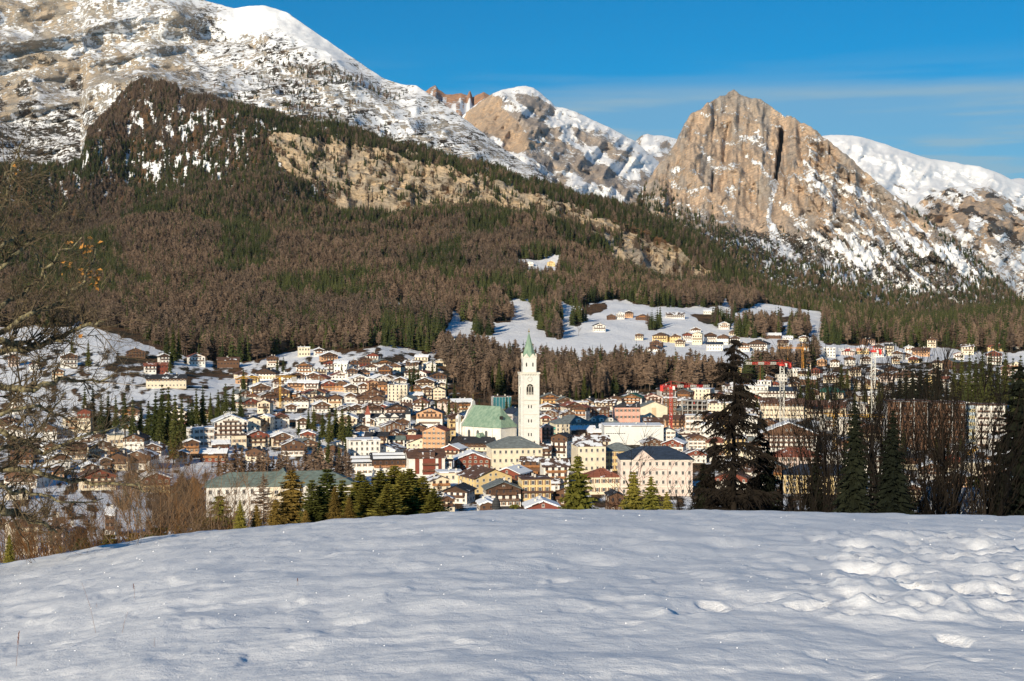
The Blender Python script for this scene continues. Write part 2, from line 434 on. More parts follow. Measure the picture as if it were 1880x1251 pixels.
# --- the big snowy massif on the left
def massif_disp(Ug, PYg, R, Z):
    x = (Ug - 940) / F * R
    g = ridged(x / 900 + Z / 900, Z / 420 - x / 1500, 5, 51)
    n = fbm(x / 260, Z / 260, 5, 53) - 0.5
    st = ridged((x + 0.9 * Z) / 700, (Z * 1.1 - x * 0.55) / 110, 3, 55)     # strata that fall to the right
    e = sstep(0, 60, PYg - MCREST(Ug))
    return R - (g - 0.6) * 520 * (0.15 + 0.85 * e) + n * 160, Z + (st - 0.6) * 46 * e + n * 26 * e
MCREST = c_((-900, -640), (-300, -330), (0, -150), (200, -70), (300, -30), (372, 2), (400, 10), (432, 17), (455, 13), (482, 12), (510, 17), (535, 27), (565, 47), (600, 72), (650, 106), (700, 141), (735, 153), (765, 157), (785, 172), (820, 196), (870, 232), (920, 268), (980, 312), (1040, 352))
MR = c_((-900, 7600), (0, 7300), (400, 7000), (700, 6300), (1040, 5400))
MFOOT = off(RIDGE_P, 60)
mk = [(off(RIDGE_R, 330), MFOOT), (lerp2(off(RIDGE_R, 330), MR, 0.45), lerp2(MFOOT, MCREST, 0.42)), (lerp2(off(RIDGE_R, 330), MR, 0.8), lerp2(MFOOT, MCREST, 0.8)), (MR, MCREST), (off(MR, 250), off(MCREST, 25)), (off(MR, 1500), off(MCREST, 220))]
MASS = Sheet(mk, np.concatenate([np.arange(-700, 0, 10), np.arange(0, 1042, 2.6)]), [86, 86, 60, 5, 5], massif_disp)
u, p = MASS.U, MASS.PY0
depth = p - MCREST(u)
band = ridged((u + p * 0.6) / 260, (p - u * 0.48) / 34, 4, 61)
blot = fbm((u + p) / 60, (p - u * 0.45) / 22, 5, 63)
rocky = sstep(0.60, 0.76, band) * 0.8 + (blot - 0.5) * 1.3
leftlow = sstep(520, 60, u) * sstep(70, 140, p) * sstep(262, 215, p)
topband = sstep(420, 250, u) * sstep(120, 20, p) * 0.75
snowy = 0.63 - 0.50 * np.clip(rocky, 0, 1) * (0.22 + 0.45 * np.clip(leftlow + topband, 0, 1)) - 0.05 * leftlow
snowy = np.where((u < 150) & (p > 225), 0.54, snowy)
cap = sstep(75, 22, depth + 20 * (fbm(u / 25, p / 10, 3, 64) - .5)) * sstep(375, 440, u) * sstep(690, 600, u)
snowy = np.maximum(snowy, 0.42 + 0.5 * cap)
speck = fbm(u / 7, p / 4, 3, 65)
lowr = sstep(60, 200, depth) * sstep(420, 620, u)
snowy = snowy - lowr * (0.06 + 0.30 * sstep(0.48, 0.66, speck)) - 0.10 * sstep(20, 70, depth) * sstep(0.45, 0.6, fbm(u / 15, p / 8, 4, 66))
veg = 0.35 + 0.65 * sstep(0.45, 0.6, fbm(u / 24, p / 12, 4, 67)) * np.clip(sstep(300, 480, u) + leftlow * 0.5, 0, 1)
veg = np.where((u < 150) & (p > 225), 0.9, veg)
warmth = 0.45 + 0.5 * sstep(0.4, 0.65, fbm(u / 40, p / 25, 3, 69))
mass_mat = land_material("massif_rock", (0.47, 0.425, 0.37), (0.60, 0.48, 0.355), (0.05, 0.048, 0.04), 0.0105, strata_rot=(0, 0.42, 0), strata=(0.7, 1, 2.2), snow_amp=1.0)
MASS.build("mountain", mass_mat, (snowy, veg, warmth))

# --- the rock pyramid
CCREST = c_((1100, 470), (1150, 395), (1165, 374), (1182, 345), (1200, 312), (1222, 285), (1236, 268), (1246, 248), (1258, 222), (1266, 210), (1290, 196), (1310, 181), (1330, 172), (1338, 164), (1346, 163), (1352, 167), (1362, 174), (1395, 181), (1420, 196), (1438, 211), (1446, 211), (1460, 217), (1475, 226), (1492, 236), (1520, 256), (1560, 291), (1620, 341), (1680, 387), (1740, 432), (1800, 481), (1860, 541), (1900, 575), (1960, 600))
CR = c_((1100, 4900), (1250, 5300), (1345, 5500), (1450, 5500), (1600, 5300), (1960, 4800))
CFOOT = off(RIDGE_P, 45)
CFR = off(RIDGE_R, 420)
GASH = [(1429, 235), (1436, 234), (1436, 262), (1431, 300), (1425, 333), (1420, 334), (1423, 300), (1428, 262)]
def rosa_disp(Ug, PYg, R, Z):
    e = sstep(-2, 26, PYg - CCREST(Ug))
    cl = sstep(470, 380, PYg + 0.2 * (Ug - 1350) * 0)                     # steep wall above, scree below
    wall = np.maximum(sstep(440, 360, PYg), 0.25)
    v = 0.6 * ridged(Ug / 40 + (PYg - 160) / 700, PYg / 200, 5, 91) + 0.4 * ridged((Ug + PYg * 0.8) / 70, (PYg - 0.7 * Ug) / 60, 5, 92)
    w = ridged(Ug / 16, PYg / 90, 4, 93)
    d = fbm((Ug + PYg) / 40, (PYg - 0.75 * (Ug - 1430)) / 16, 4, 95) - 0.5
    R = R + wall * ((0.62 - v) * 260 + (0.6 - w) * 60) * (0.25 + 0.75 * e) + d * 230 * sstep(1430, 1500, Ug) * e
    g = inpoly(Ug, PYg, GASH).astype(float)
    R = R + g * 190
    for (gx, gy0, gy1, gw, dep) in ((1308, 318, 350, 2.2, 70), (1443, 320, 356, 2.2, 60), (1533, 372, 398, 2.5, 60), (1333, 225, 300, 9, 70), (1522, 270, 298, 2.2, 60), (1558, 318, 333, 2, 60)):
        R = R + dep * np.exp(-((Ug - gx + (PYg - gy0) * 0.06) / gw) ** 2) * sstep(gy0 - 8, gy0 + 4, PYg) * sstep(gy1 + 8, gy1 - 4, PYg)
    Z = Z + (fbm(Ug / 9, PYg / 9, 4, 97) - 0.5) * 34 * (0.5 + 0.5 * e)
    return R, Z
ck = [(CFR, CFOOT), (lerp2(CFR, CR, 0.62), lerp2(CFOOT, CCREST, 0.36)), (lerp2(CFR, CR, 0.84), lerp2(CFOOT, CCREST, 0.72)), (CR, CCREST), (off(CR, 150), off(CCREST, 20)), (off(CR, 1200), off(CCREST, 330))]
ROSA = Sheet(ck, np.arange(1100, 1960, 2.1), [60, 66, 62, 5, 5], rosa_disp)
u, p = ROSA.U, ROSA.PY0
low = sstep(395, 470, p + 0.10 * (1400 - u) * (u < 1400))
diag = fbm((u + p * 0.9) / 90, (p - 0.80 * u) / 15, 4, 101)
ledge = ridged(u / 60, (p - 0.25 * u) / 17, 3, 103)
sn = 0.24 + 0.28 * sstep(0.70, 0.86, ledge) + 0.19 * low
right = sstep(1440, 1500, u - 0.0 * p)
sn = sn + right * 0.50 * sstep(0.54, 0.66, diag) * sstep(300, 360, p)
fan = pdist(u, p, [(1424, 335), (1415, 372), (1410, 400), (1424, 440), (1450, 470), (1482, 512)])
sn = np.where(fan < 4 + 8 * sstep(380, 470, p), 0.60, sn)
for ln in ([(1478, 300), (1520, 330), (1580, 370), (1640, 420)], [(1480, 345), (1560, 395), (1650, 470)], [(1365, 285), (1390, 300), (1412, 325)], [(1430, 372), (1480, 420), (1540, 480)], [(1640, 500), (1690, 545), (1730, 578)], [(1560, 430), (1640, 490), (1700, 560)], [(1640, 330), (1690, 375), (1750, 440), (1850, 540)]):
    dd = pdist(u + (fbm(u / 12, p / 12, 3, 105) - .5) * 22, p, ln)
    sn = np.maximum(sn, 0.64 - dd * 0.045)
vg = 0.12 + (0.80 - 0.35 * right) * low + 0.25 * sstep(0.55, 0.7, fbm(u / 14, p / 9, 4, 107))
wm = 0.42 + 0.55 * sstep(0.40, 0.62, fbm(u / 26, p / 60, 4, 109)) * (1 - 0.6 * low)
rosa_mat = land_material("pyramid_rock", (0.44, 0.385, 0.34), (0.64, 0.475, 0.345), (0.055, 0.055, 0.045), 0.013, strata_rot=(0, 0.65, 0), strata=(1.3, 1, 1.3), snow_amp=0.9)
ROSA.build("mountain", rosa_mat, (sn, vg, wm))

# --- mountains further back
def back_mountain(crest, r, foot_dp, us, nrow, mat, snow_fn, seed, amp=300, key=0.5, rfoot=0.78):
    cr = c_(*crest)
    ft = off(cr, foot_dp)
    def disp(Ug, PYg, R, Z):
        e = sstep(-2, 22, PYg - cr(Ug))
        v = ridged(Ug / 60 + PYg / 80, PYg / 70 - Ug / 150, 5, seed)
        n = fbm(Ug / 14, PYg / 14, 5, seed + 3) - 0.5
        return R + (0.6 - v) * amp * (0.2 + 0.8 * e) + n * amp * 0.5 * e, Z + n * 40 * (0.3 + 0.7 * e)
    k = [(const(r * rfoot), ft), (const(r * (rfoot + 1) / 2), lerp2(ft, cr, key)), (const(r), cr), (const(r * 1.03), off(cr, 12)), (const(r * 1.2), off(cr, 260))]
    sh = Sheet(k, us, [nrow, nrow, 4, 5], disp)
    uu, pp = sh.U, sh.PY0
    sh.build("mountain", mat, snow_fn(uu, pp, pp - cr(uu)))
    return sh
far_mat = land_material("far_rock", (0.46, 0.40, 0.36), (0.66, 0.48, 0.33), (0.10, 0.10, 0.10), 0.010, strata_rot=(0, 0.5, 0), snow_amp=0.95)
red_mat = land_material("red_rock", (0.52, 0.32, 0.22), (0.66, 0.37, 0.22), (0.2, 0.17, 0.14), 0.006, snow_amp=0.5)
def snow_mid(uu, pp, dp):
    face = inpoly(uu + (fbm(uu / 20, pp / 20, 3, 121) - .5) * 22, pp, [(845, 222), (880, 188), (903, 172), (925, 195), (950, 225), (975, 255), (1000, 268), (960, 280), (900, 275), (930, 262)])
    s = 0.74 - 0.52 * sstep(0.44, 0.64, fbm((uu + pp * .7) / 46, (pp - uu * .62) / 18, 5, 123)) * sstep(5, 50, dp) - 0.12 * sstep(120, 180, dp)
    s = np.where(face, 0.06, s)
    s = np.where(inpoly(uu, pp, [(945, 172), (990, 178), (1020, 200), (1018, 215), (975, 205), (950, 190)]), s - 0.33, s)
    s = np.where(inpoly(uu, pp, [(925, 265), (1010, 262), (1090, 300), (1180, 340), (1180, 375), (1080, 330), (990, 300)]), s - 0.28, s)
    v = 0.15 + 0.5 * sstep(0.55, 0.7, fbm(uu / 30, pp / 10, 4, 125)) * sstep(90, 130, dp)
    w = np.where(face, 0.75, 0.32) + 0 * uu
    return s, v, w
back_mountain([(760, 330), (820, 262), (850, 212), (865, 198), (882, 185), (905, 171), (925, 164), (945, 160), (965, 156), (980, 161), (992, 170), (1010, 186), (1020, 196), (1040, 199), (1060, 206), (1100, 225), (1140, 245), (1166, 259), (1200, 290), (1240, 330), (1290, 380)], 8600, 210, np.arange(760, 1290, 2.2), 70, far_mat, snow_mid, 131, 340)
back_mountain([(1080, 300), (1140, 268), (1165, 259), (1176, 250), (1187, 244), (1200, 248), (1216, 247), (1232, 252), (1246, 255), (1270, 262), (1320, 300)], 10500, 150, np.arange(1080, 1320, 2.4), 40, far_mat, lambda a, b, d: (0.72 - 0.4 * sstep(0.5, 0.62, fbm(a / 18, b / 12, 4, 141)), 0 * a + 0.1, 0 * a + 0.5), 143, 300)
back_mountain([(720, 230), (745, 172), (765, 166), (780, 168), (790, 160), (800, 156), (806, 165), (818, 172), (832, 172), (846, 170), (858, 175), (863, 165), (868, 177), (878, 172), (888, 168), (896, 172), (930, 190), (980, 240)], 10200, 120, np.arange(720, 980, 2.0), 44, red_mat, lambda a, b, d: (0.62 - 0.72 * sstep(16, 3, d) * (fbm(a / 9, b / 9, 3, 151) > 0.38) + 0.5 * sstep(0.52, 0.66, fbm(a / 6, b / 18, 3, 152)) * sstep(4, 20, d) - 0.15, 0 * a + 0.02, 0 * a + 0.8), 153, 260)
def snow_right(uu, pp, dp):
    s = 0.90 - 0.48 * sstep(0.48, 0.64, fbm((uu + pp) / 50, (pp - uu * 0.3) / 15, 5, 161)) * sstep(18, 70, dp)
    s = s - 0.35 * sstep(1690, 1830, uu) * sstep(8, 45, dp) * sstep(0.45, 0.55, fbm(uu / 24, pp / 10, 4, 163))
    return s, 0.1 + 0.7 * sstep(0.5, 0.65, fbm(uu / 20, pp / 9, 4, 165)) * sstep(40, 90, dp), 0 * uu + 0.45
back_mountain([(1440, 270), (1500, 250), (1522, 247), (1560, 248), (1580, 251), (1600, 257), (1650, 274), (1700, 290), (1752, 297), (1800, 306), (1836, 318), (1862, 332), (1900, 352), (2000, 400), (2300, 470)], 9000, 190, np.arange(1440, 2300, 3.0), 60, far_mat, snow_right, 167, 320)
back_mountain([(1790, 350), (1850, 328), (1872, 324), (1890, 330), (1930, 322), (2000, 350), (2200, 380)], 12500, 90, np.arange(1790, 2200, 6.0), 16, far_mat, lambda a, b, d: (0 * a + 0.9, 0 * a, 0 * a + 0.4), 171, 200)
def snow_dome(uu, pp, dp):
    s = 0.22 + 0.42 * sstep(0.5, 0.64, fbm((uu + pp) / 40, (pp - uu * 0.6) / 14, 5, 175)) + 0.35 * sstep(14, 0, dp)
    s = s + 0.3 * sstep(420, 470, pp)
    return s, 0.15 + 0.6 * sstep(0.5, 0.66, fbm(uu / 20, pp / 12, 4, 177)), 0 * uu + 0.62
back_mountain([(1600, 420), (1660, 388), (1690, 366), (1712, 352), (1740, 345), (1770, 340), (1800, 345), (1836, 356), (1862, 372), (1900, 392), (2000, 440), (2300, 520)], 7200, 230, np.arange(1600, 2300, 3.0), 66, far_mat, snow_dome, 179, 360)
# ------------------------------------------------------------------ trees
def tree_mat(name, a, b, c=None, rough=0.9):
    t = NT(name, rough, 0.1)
    r = t.rand()
    n = t.noise(t.pos(), 0.5, 2)
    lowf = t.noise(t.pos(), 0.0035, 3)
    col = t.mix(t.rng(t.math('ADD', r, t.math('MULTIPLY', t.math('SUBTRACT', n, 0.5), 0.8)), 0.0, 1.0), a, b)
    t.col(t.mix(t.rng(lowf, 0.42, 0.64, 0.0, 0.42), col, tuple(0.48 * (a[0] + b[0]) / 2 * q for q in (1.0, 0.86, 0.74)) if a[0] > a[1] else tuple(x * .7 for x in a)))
    return t.m
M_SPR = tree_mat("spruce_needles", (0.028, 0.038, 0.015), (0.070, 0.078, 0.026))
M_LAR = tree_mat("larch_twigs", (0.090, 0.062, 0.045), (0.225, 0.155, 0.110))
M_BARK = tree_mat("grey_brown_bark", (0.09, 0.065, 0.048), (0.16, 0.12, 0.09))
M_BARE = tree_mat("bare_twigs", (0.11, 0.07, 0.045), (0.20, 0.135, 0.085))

_CS = {n: [(math.cos(2 * math.pi * (i + .5) / n), math.sin(2 * math.pi * (i + .5) / n)) for i in range(n)] for n in range(3, 40)}
class MB:
    def __init__(s): s.v = []; s.f = []; s.m = []
    def tri(s, a, b, c, m=0):
        k = len(s.v); s.v += [a, b, c]; s.f.append((k, k + 1, k + 2)); s.m.append(m)
    def quad(s, a, b, c, d, m=0):
        k = len(s.v); s.v += [a, b, c, d]; s.f.append((k, k + 1, k + 2, k + 3)); s.m.append(m)
    def box(s, x0, x1, y0, y1, z0, z1, m=0):
        k = len(s.v)
        s.v += [(x0, y0, z0), (x1, y0, z0), (x1, y1, z0), (x0, y1, z0), (x0, y0, z1), (x1, y0, z1), (x1, y1, z1), (x0, y1, z1)]
        for q in ((0, 3, 2, 1), (4, 5, 6, 7), (0, 1, 5, 4), (1, 2, 6, 5), (2, 3, 7, 6), (3, 0, 4, 7)):
            s.f.append(tuple(k + i for i in q)); s.m.append(m)
    def bar(s, a, b, w, m=0, w2=None, n=4):
        """tapered bar of n sides from a to b"""
        ax, ay, az = float(a[0]), float(a[1]), float(a[2]); bx, by, bz = float(b[0]), float(b[1]), float(b[2])
        dx, dy, dz = bx - ax, by - ay, bz - az
        L = math.sqrt(dx * dx + dy * dy + dz * dz)
        if L < 1e-6: return
        dx /= L; dy /= L; dz /= L
        if abs(dz) < 0.9: px, py, pz = dy, -dx, 0.0            # d x up
        else: px, py, pz = 0.0, dz, -dy                        # d x (1,0,0)
        q = math.sqrt(px * px + py * py + pz * pz); px /= q; py /= q; pz /= q
        qx, qy, qz = dy * pz - dz * py, dz * px - dx * pz, dx * py - dy * px
        w2 = w if w2 is None else w2
        k = len(s.v); v = s.v; cs = _CS[n]
        for c, sn in cs: v.append((ax + (px * c + qx * sn) * w, ay + (py * c + qy * sn) * w, az + (pz * c + qz * sn) * w))
        for c, sn in cs: v.append((bx + (px * c + qx * sn) * w2, by + (py * c + qy * sn) * w2, bz + (pz * c + qz * sn) * w2))
        f = s.f
        for i in range(n):
            j = (i + 1) % n
            f.append((k + i, k + j, k + n + j, k + n + i)); s.m.append(m)
        if n > 3:
            f.append(tuple(range(k + n - 1, k - 1, -1))); f.append(tuple(range(k + n, k + 2 * n))); s.m += [m, m]
    def mesh(s, name, mats, smooth=False):
        me = bpy.data.meshes.new(name)
        me.from_pydata(s.v, [], s.f)
        for m in (mats if isinstance(mats, (list, tuple)) else [mats]): me.materials.append(m)
        if any(s.m): me.polygons.foreach_set('material_index', np.array(s.m, np.int32))
        if smooth: me.polygons.foreach_set('use_smooth', np.ones(len(s.f), bool))
        me.update()
        return me

def spruce_crown(b, rd, H=1.0, wid=0.16, tiers=11, spokes=8, z0=0.06, m=0, droop=0.45):
    """unit spruce: tiers of drooping forked sprays"""
    for i in range(tiers):
        t = i / (tiers - 1)
        z = H * (z0 + (0.97 - z0) * t)
        r = wid * H * ((1 - t) ** 0.85 * (0.86 + 0.28 * rd.random()) + 0.012)
        n = max(4, int(spokes * (1 - 0.45 * t)))
        a0 = rd.random() * 6.28
        for k in range(n):
            a = a0 + 6.283 * (k + 0.35 * (rd.random() - .5)) / n
            rr = r * (0.68 + 0.5 * rd.random())
            dz = -rr * droop * (0.5 + rd.random())
            wd = 6.283 / n * 0.62
            zc = z + 0.05 * H * (1 - t) + 0.02 * H
            tip = (rr * math.cos(a), rr * math.sin(a), z + dz)
            l = (rr * 0.66 * math.cos(a - wd), rr * 0.66 * math.sin(a - wd), z + dz * 0.9 - 0.012 * H)
            g = (rr * 0.66 * math.cos(a + wd), rr * 0.66 * math.sin(a + wd), z + dz * 0.9 - 0.012 * H)
            c = (0, 0, zc)
            b.tri(c, l, tip, m); b.tri(c, tip, g, m)
    b.bar((0, 0, H * 0.9), (0, 0, H), 0.008 * H, m, 0.001, 3)
def larch_crown(b, rd, H=1.0, wid=0.14, n=120, z0=0.2, m=0, th=0.0045):
    """unit leafless larch: fine upturned twigs in a loose cone"""
    for i in range(n):
        t = rd.random() ** 0.9
        z = H * (z0 + (0.98 - z0) * t)
        r = wid * H * ((1 - t * t) ** 0.9 * 0.85 * (0.55 + 0.6 * rd.random()) + 0.015)
        if t < 0.15: r *= 0.6 + t * 2.6
        a = rd.random() * 6.283
        up = r * (-0.25 + 0.5 * rd.random())
        c, s = math.cos(a), math.sin(a)
        tip = (r * c, r * s, z + up)
        w = th * H * (0.7 + 1.0 * rd.random())
        b.tri((0, 0, z + w * 2), (0, 0, z - w * 2), tip, m)
        for k in range(2):
            q = 0.35 + 0.5 * rd.random(); a2 = a + (rd.random() - .5) * 1.6
            e = r * 0.5
            p0 = (r * c * q, r * s * q, z + up * q)
            p1 = (p0[0] + e * math.cos(a2), p0[1] + e * math.sin(a2), p0[2] + e * (rd.random() - 0.45))
            b.tri((p0[0], p0[1], p0[2] + w * 1.6), (p0[0], p0[1], p0[2] - w * 1.6), p1, m)
def unit_trunk(H=1.0, w=0.012):
    b = MB(); b.bar((0, 0, -0.08 * H), (0, 0, H * 0.96), w * H, 0, 0.002 * H, 5)
    return b

protos = bpy.data.collections.new("tree_prototypes")      # sources for the scattered wood, not linked to the scene
PROTO = []
rd = random.Random(4)
for i in range(4):
    b = unit_trunk(w=0.013); 
    larch_crown(b, rd, wid=(0.21, 0.24, 0.18, 0.28)[i], n=(105, 125, 90, 120)[i], z0=(0.24, 0.18, 0.3, 0.2)[i], m=1, th=0.0075)
    PROTO.append(("a_larch_%d" % i, b, [M_BARK, M_LAR]))
for i in range(4):
    b = unit_trunk(w=0.012)
    spruce_crown(b, rd, wid=(0.17, 0.14, 0.20, 0.125)[i], tiers=(10, 12, 9, 11)[i], spokes=(8, 7, 9, 7)[i], m=1, z0=(0.08, 0.14, 0.05, 0.2)[i])
    PROTO.append(("b_spruce_%d" % i, b, [M_BARK, M_SPR]))
for nm, b, ms in PROTO:
    o = bpy.data.objects.new(nm, b.mesh(nm, ms)); protos.objects.link(o)

def scatter_group():
    g = bpy.data.node_groups.new("wood_scatter", 'GeometryNodeTree')
    g.interface.new_socket("Geometry", in_out='INPUT', socket_type='NodeSocketGeometry')
    g.interface.new_socket("Geometry", in_out='OUTPUT', socket_type='NodeSocketGeometry')
    N = g.nodes; L = g.links
    gi = N.new('NodeGroupInput'); go = N.new('NodeGroupOutput')
    ci = N.new('GeometryNodeCollectionInfo'); ci.inputs['Collection'].default_value = protos
    ci.inputs['Separate Children'].default_value = True; ci.inputs['Reset Children'].default_value = True
    ip = N.new('GeometryNodeInstanceOnPoints')
    def named(n, dt):
        a = N.new('GeometryNodeInputNamedAttribute'); a.data_type = dt; a.inputs['Name'].default_value = n
        return a.outputs['Attribute']
    L.new(gi.outputs[0], ip.inputs['Points']); L.new(ci.outputs[0], ip.inputs['Instance'])
    ip.inputs['Pick Instance'].default_value = True
    L.new(named('kindex', 'INT'), ip.inputs['Instance Index'])
    L.new(named('turn', 'FLOAT_VECTOR'), ip.inputs['Rotation'])
    L.new(named('size', 'FLOAT_VECTOR'), ip.inputs['Scale'])
    L.new(ip.outputs[0], go.inputs[0])
    return g
SCATTER = scatter_group()
def wood(name, pts, kinds, sizes, label):
    me = bpy.data.meshes.new(name)
    n = len(pts)
    me.vertices.add(n); me.vertices.foreach_set('co', np.asarray(pts, np.float32).ravel())
    a = me.attributes.new('kindex', 'INT', 'POINT'); a.data.foreach_set('value', np.asarray(kinds, np.int32))
    a = me.attributes.new('size', 'FLOAT_VECTOR', 'POINT')
    s = np.asarray(sizes, np.float32); wv = (0.85 + 0.4 * rng.random(n)).astype(np.float32)
    a.data.foreach_set('vector', np.stack([s * wv, s * wv, s], 1).ravel())
    a = me.attributes.new('turn', 'FLOAT_VECTOR', 'POINT')
    a.data.foreach_set('vector', np.stack([(rng.random(n) - .5) * .06, (rng.random(n) - .5) * .06, rng.random(n) * 6.28], 1).astype(np.float32).ravel())
    me.update()
    o = obj(name, me, kind='stuff', label=label, category='forest')
    md = o.modifiers.new("scatter", 'NODES'); md.node_group = SCATTER
    return o

def scatter_on(sh, dens_fn, per_m2, vis=None, rmin=900):
    """random ground points on a sheet: one per 1/per_m2 square metres times dens_fn(px, py, r)"""
    X, Y, Z = sh.X, sh.Y, sh.Z
    ax = np.hypot(X[:-1, 1:] - X[:-1, :-1], Y[:-1, 1:] - Y[:-1, :-1]); ay = np.hypot(X[1:, :-1] - X[:-1, :-1], Y[1:, :-1] - Y[:-1, :-1])
    u = (sh.U[:-1, :-1] + sh.U[1:, 1:]) / 2; p = (sh.PY0[:-1, :-1] + sh.PY0[1:, 1:]) / 2; r = (sh.R[:-1, :-1] + sh.R[1:, 1:]) / 2
    lam = ax * ay * per_m2 * dens_fn(u, p, r)
    lam = np.where((u > -260) & (u < 2140) & (r > rmin), lam, 0)
    if vis is not None: lam = np.where(vis[:-1, :-1], lam, 0)
    n = rng.poisson(np.clip(lam, 0, 50))
    j, i = np.nonzero(n); k = n[j, i]
    j = np.repeat(j, k); i = np.repeat(i, k)
    a = rng.random(len(j)); b = rng.random(len(j))
    def bl(A): return (A[j, i] * (1 - a) + A[j, i + 1] * a) * (1 - b) + (A[j + 1, i] * (1 - a) + A[j + 1, i + 1] * a) * b
    return np.stack([bl(X), bl(Y), bl(Z)], 1), bl(sh.U), bl(sh.PY0), bl(sh.R)

# --- the wood on the valley flank
def dens_land(u, p, r):
    uw = u + (fbm(u / 12, p / 8, 2, 201) - .5) * 10; pw = p + (fbm(u / 12, p / 8, 2, 202) - .5) * 6
    f = forest_mask(uw, pw, r).astype(float)
    cl = inpoly(uw, pw, CLIFF)
    f = np.where(cl, 0.22 * (fbm(u / 16, p / 12, 3, 203) > 0.57) + 0.012, f)
    hump = sstep(400, 330, p) * sstep(3300, 3900, r)
    st = fbm(u / 4.0, p / 20, 5, 81, 0.6)
    f = np.where(~cl & (hump > 0), f * (1 - hump * (0.0 + 0.55 * sstep(0.50, 0.64, st))), f)
    band = sstep(30, 14, p - RIDGE_P(u)) * sstep(300, 380, u) * sstep(1420, 1340, u)
    return np.maximum(f, band * 1.25)
pts, pu, pp_, pr = scatter_on(LAND, dens_land, 1 / 66.0, SEE, rmin=1040)
mixn = fbm(pu / 90, pp_ / 45, 4, 205) + 0.12 * (fbm(pu / 14, pp_ / 9, 2, 206) - .5)
spr_p = 0.16 + 0.74 * sstep(0.46, 0.57, mixn)
spr_p = np.where((pp_ > 560) & (pu < 700), spr_p * 0.45, spr_p)
spr_p = np.where(inpoly(pu, pp_, F2), 0.10, spr_p)
spr_p = np.where(pu > 1500, np.maximum(spr_p, 0.55), spr_p)
spr_p = np.where((pp_ < 430) & (pu > 330), np.maximum(spr_p, 0.6), spr_p)
spr_p = np.where((pp_ < 215) & (pu > 200) & (pu < 560), 0.25, spr_p)
und = inpoly(pu, pp_ - 26, CLIFF) & ~inpoly(pu, pp_, CLIFF)
spr_p = np.where(und | ((pp_ - RIDGE_P(pu) < 30) & (pu > 420)), np.maximum(spr_p, 0.78), spr_p)
is_s = rng.random(len(pts)) < spr_p
kinds = np.where(is_s, 4 + rng.integers(0, 4, len(pts)), rng.integers(0, 4, len(pts)))
sizes = np.where(is_s, 14 + 19 * rng.random(len(pts)), 14 + 15 * rng.random(len(pts))) * np.where(pr > 3800, 0.95, 1.05)
NEAR_PTS = (pts, pu, pp_, pr, kinds, sizes)
# the 140 nearest trees of the wood are trees of their own, the rest is one mass
order = np.argsort(pr)
inview = (pu > -30) & (pu < 1910)
near_ids = [i for i in order if inview[i]][:140]
far_sel = np.ones(len(pts), bool); far_sel[near_ids] = False
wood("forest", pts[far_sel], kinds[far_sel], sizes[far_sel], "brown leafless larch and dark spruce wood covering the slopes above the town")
# --- scattered conifers on the massif and under the pyramid
def dens_mass(u, p, r):
    d = p - MCREST(u)
    base = sstep(60, 150, d) * sstep(380, 560, u) * (0.10 + 0.9 * sstep(0.5, 0.66, fbm(u / 34, p / 11 - u / 60, 4, 211)))
    base = base * (0.25 + 0.75 * sstep(120, 230, p - 0.12 * (u - 600)))
    strip = np.exp(-((p - (112 + (u - 500) * 0.30)) / 9) ** 2) * sstep(480, 540, u) * sstep(760, 680, u)
    return np.clip(base + strip * 0.8, 0, 1) * 0.75
a, au, ap, ar = scatter_on(MASS, dens_mass, 1 / 260.0)
k = np.where(rng.random(len(a)) < 0.55, 4 + rng.integers(0, 4, len(a)), rng.integers(0, 4, len(a)))
wood("forest", a, k, 14 + 12 * rng.random(len(a)), "scattered small conifers on the snowy flank of the left mountain")
def dens_rosa(u, p, r):
    foot = RIDGE_P(u)
    e = sstep(95, 20, foot + 10 - p + 40 * (fbm(u / 30, p / 18, 3, 221) - .5))
    sp = 0.22 * sstep(0.52, 0.66, fbm((u + p) / 22, (p - 0.8 * u) / 12, 4, 223)) * sstep(420, 470, p)
    rline = np.exp(-((p - CCREST(u) - 6) / 9) ** 2) * sstep(1640, 1720, u) * 0.5
    return np.clip(e * 0.8 + sp + rline, 0, 1)
a, au, ap, ar = scatter_on(ROSA, dens_rosa, 1 / 150.0)
k = np.where(rng.random(len(a)) < 0.8, 4 + rng.integers(0, 4, len(a)), rng.integers(0, 4, len(a)))
wood("forest", a, k, 15 + 10 * rng.random(len(a)), "dark conifer belt at the foot of the rock pyramid")
# ------------------------------------------------------------------ the snowy hill in front
CREST = c_((-900, 1110), (-300, 1072), (0, 1037), (100, 1020), (200, 1003), (300, 985), (400, 973), (500, 963), (600, 955), (700, 948), (800, 942), (900, 939), (1000, 937), (1200, 937), (1400, 938), (1600, 942), (1720, 945), (1880, 950), (2400, 962), (2900, 985))
def hill_s(u): return -ray(u, CREST(u))[1] - 2 * 1.7 / 38
rr = [0.3, 0.6, 1.0, 1.4, 1.8, 2.2, 2.6]
while rr[-1] < 84:
    rr.append(rr[-1] + min(max(rr[-1] ** 2 / 2350, 0.028), 0.24 if rr[-1] < 58 else 1.2))
rr = np.array(rr)
uu = np.concatenate([-900 - np.geomspace(20, 9000, 26)[::-1], np.arange(-900, 0, 18), np.arange(0, 1880, 5), np.arange(1880, 2900, 18), 2900 + np.geomspace(20, 9000, 26)]).astype(float)
RR, UU = np.meshgrid(rr, uu, indexing='ij')
XX = (UU - 940) / F * RR / math.cos(PITCH)
def hill_base(u, r):
    return 90 - 1.7 - hill_s(u) * r - (1.7 / 38 ** 2) * r * r - 0.02 * np.maximum(r - 55, 0) ** 2
ZZ = hill_base(UU, RR)
fade = sstep(46, 36, RR) * 0.8 + 0.2
b1 = fbm(XX / 1.0, RR / 1.15, 3, 301, 0.5) - 0.5
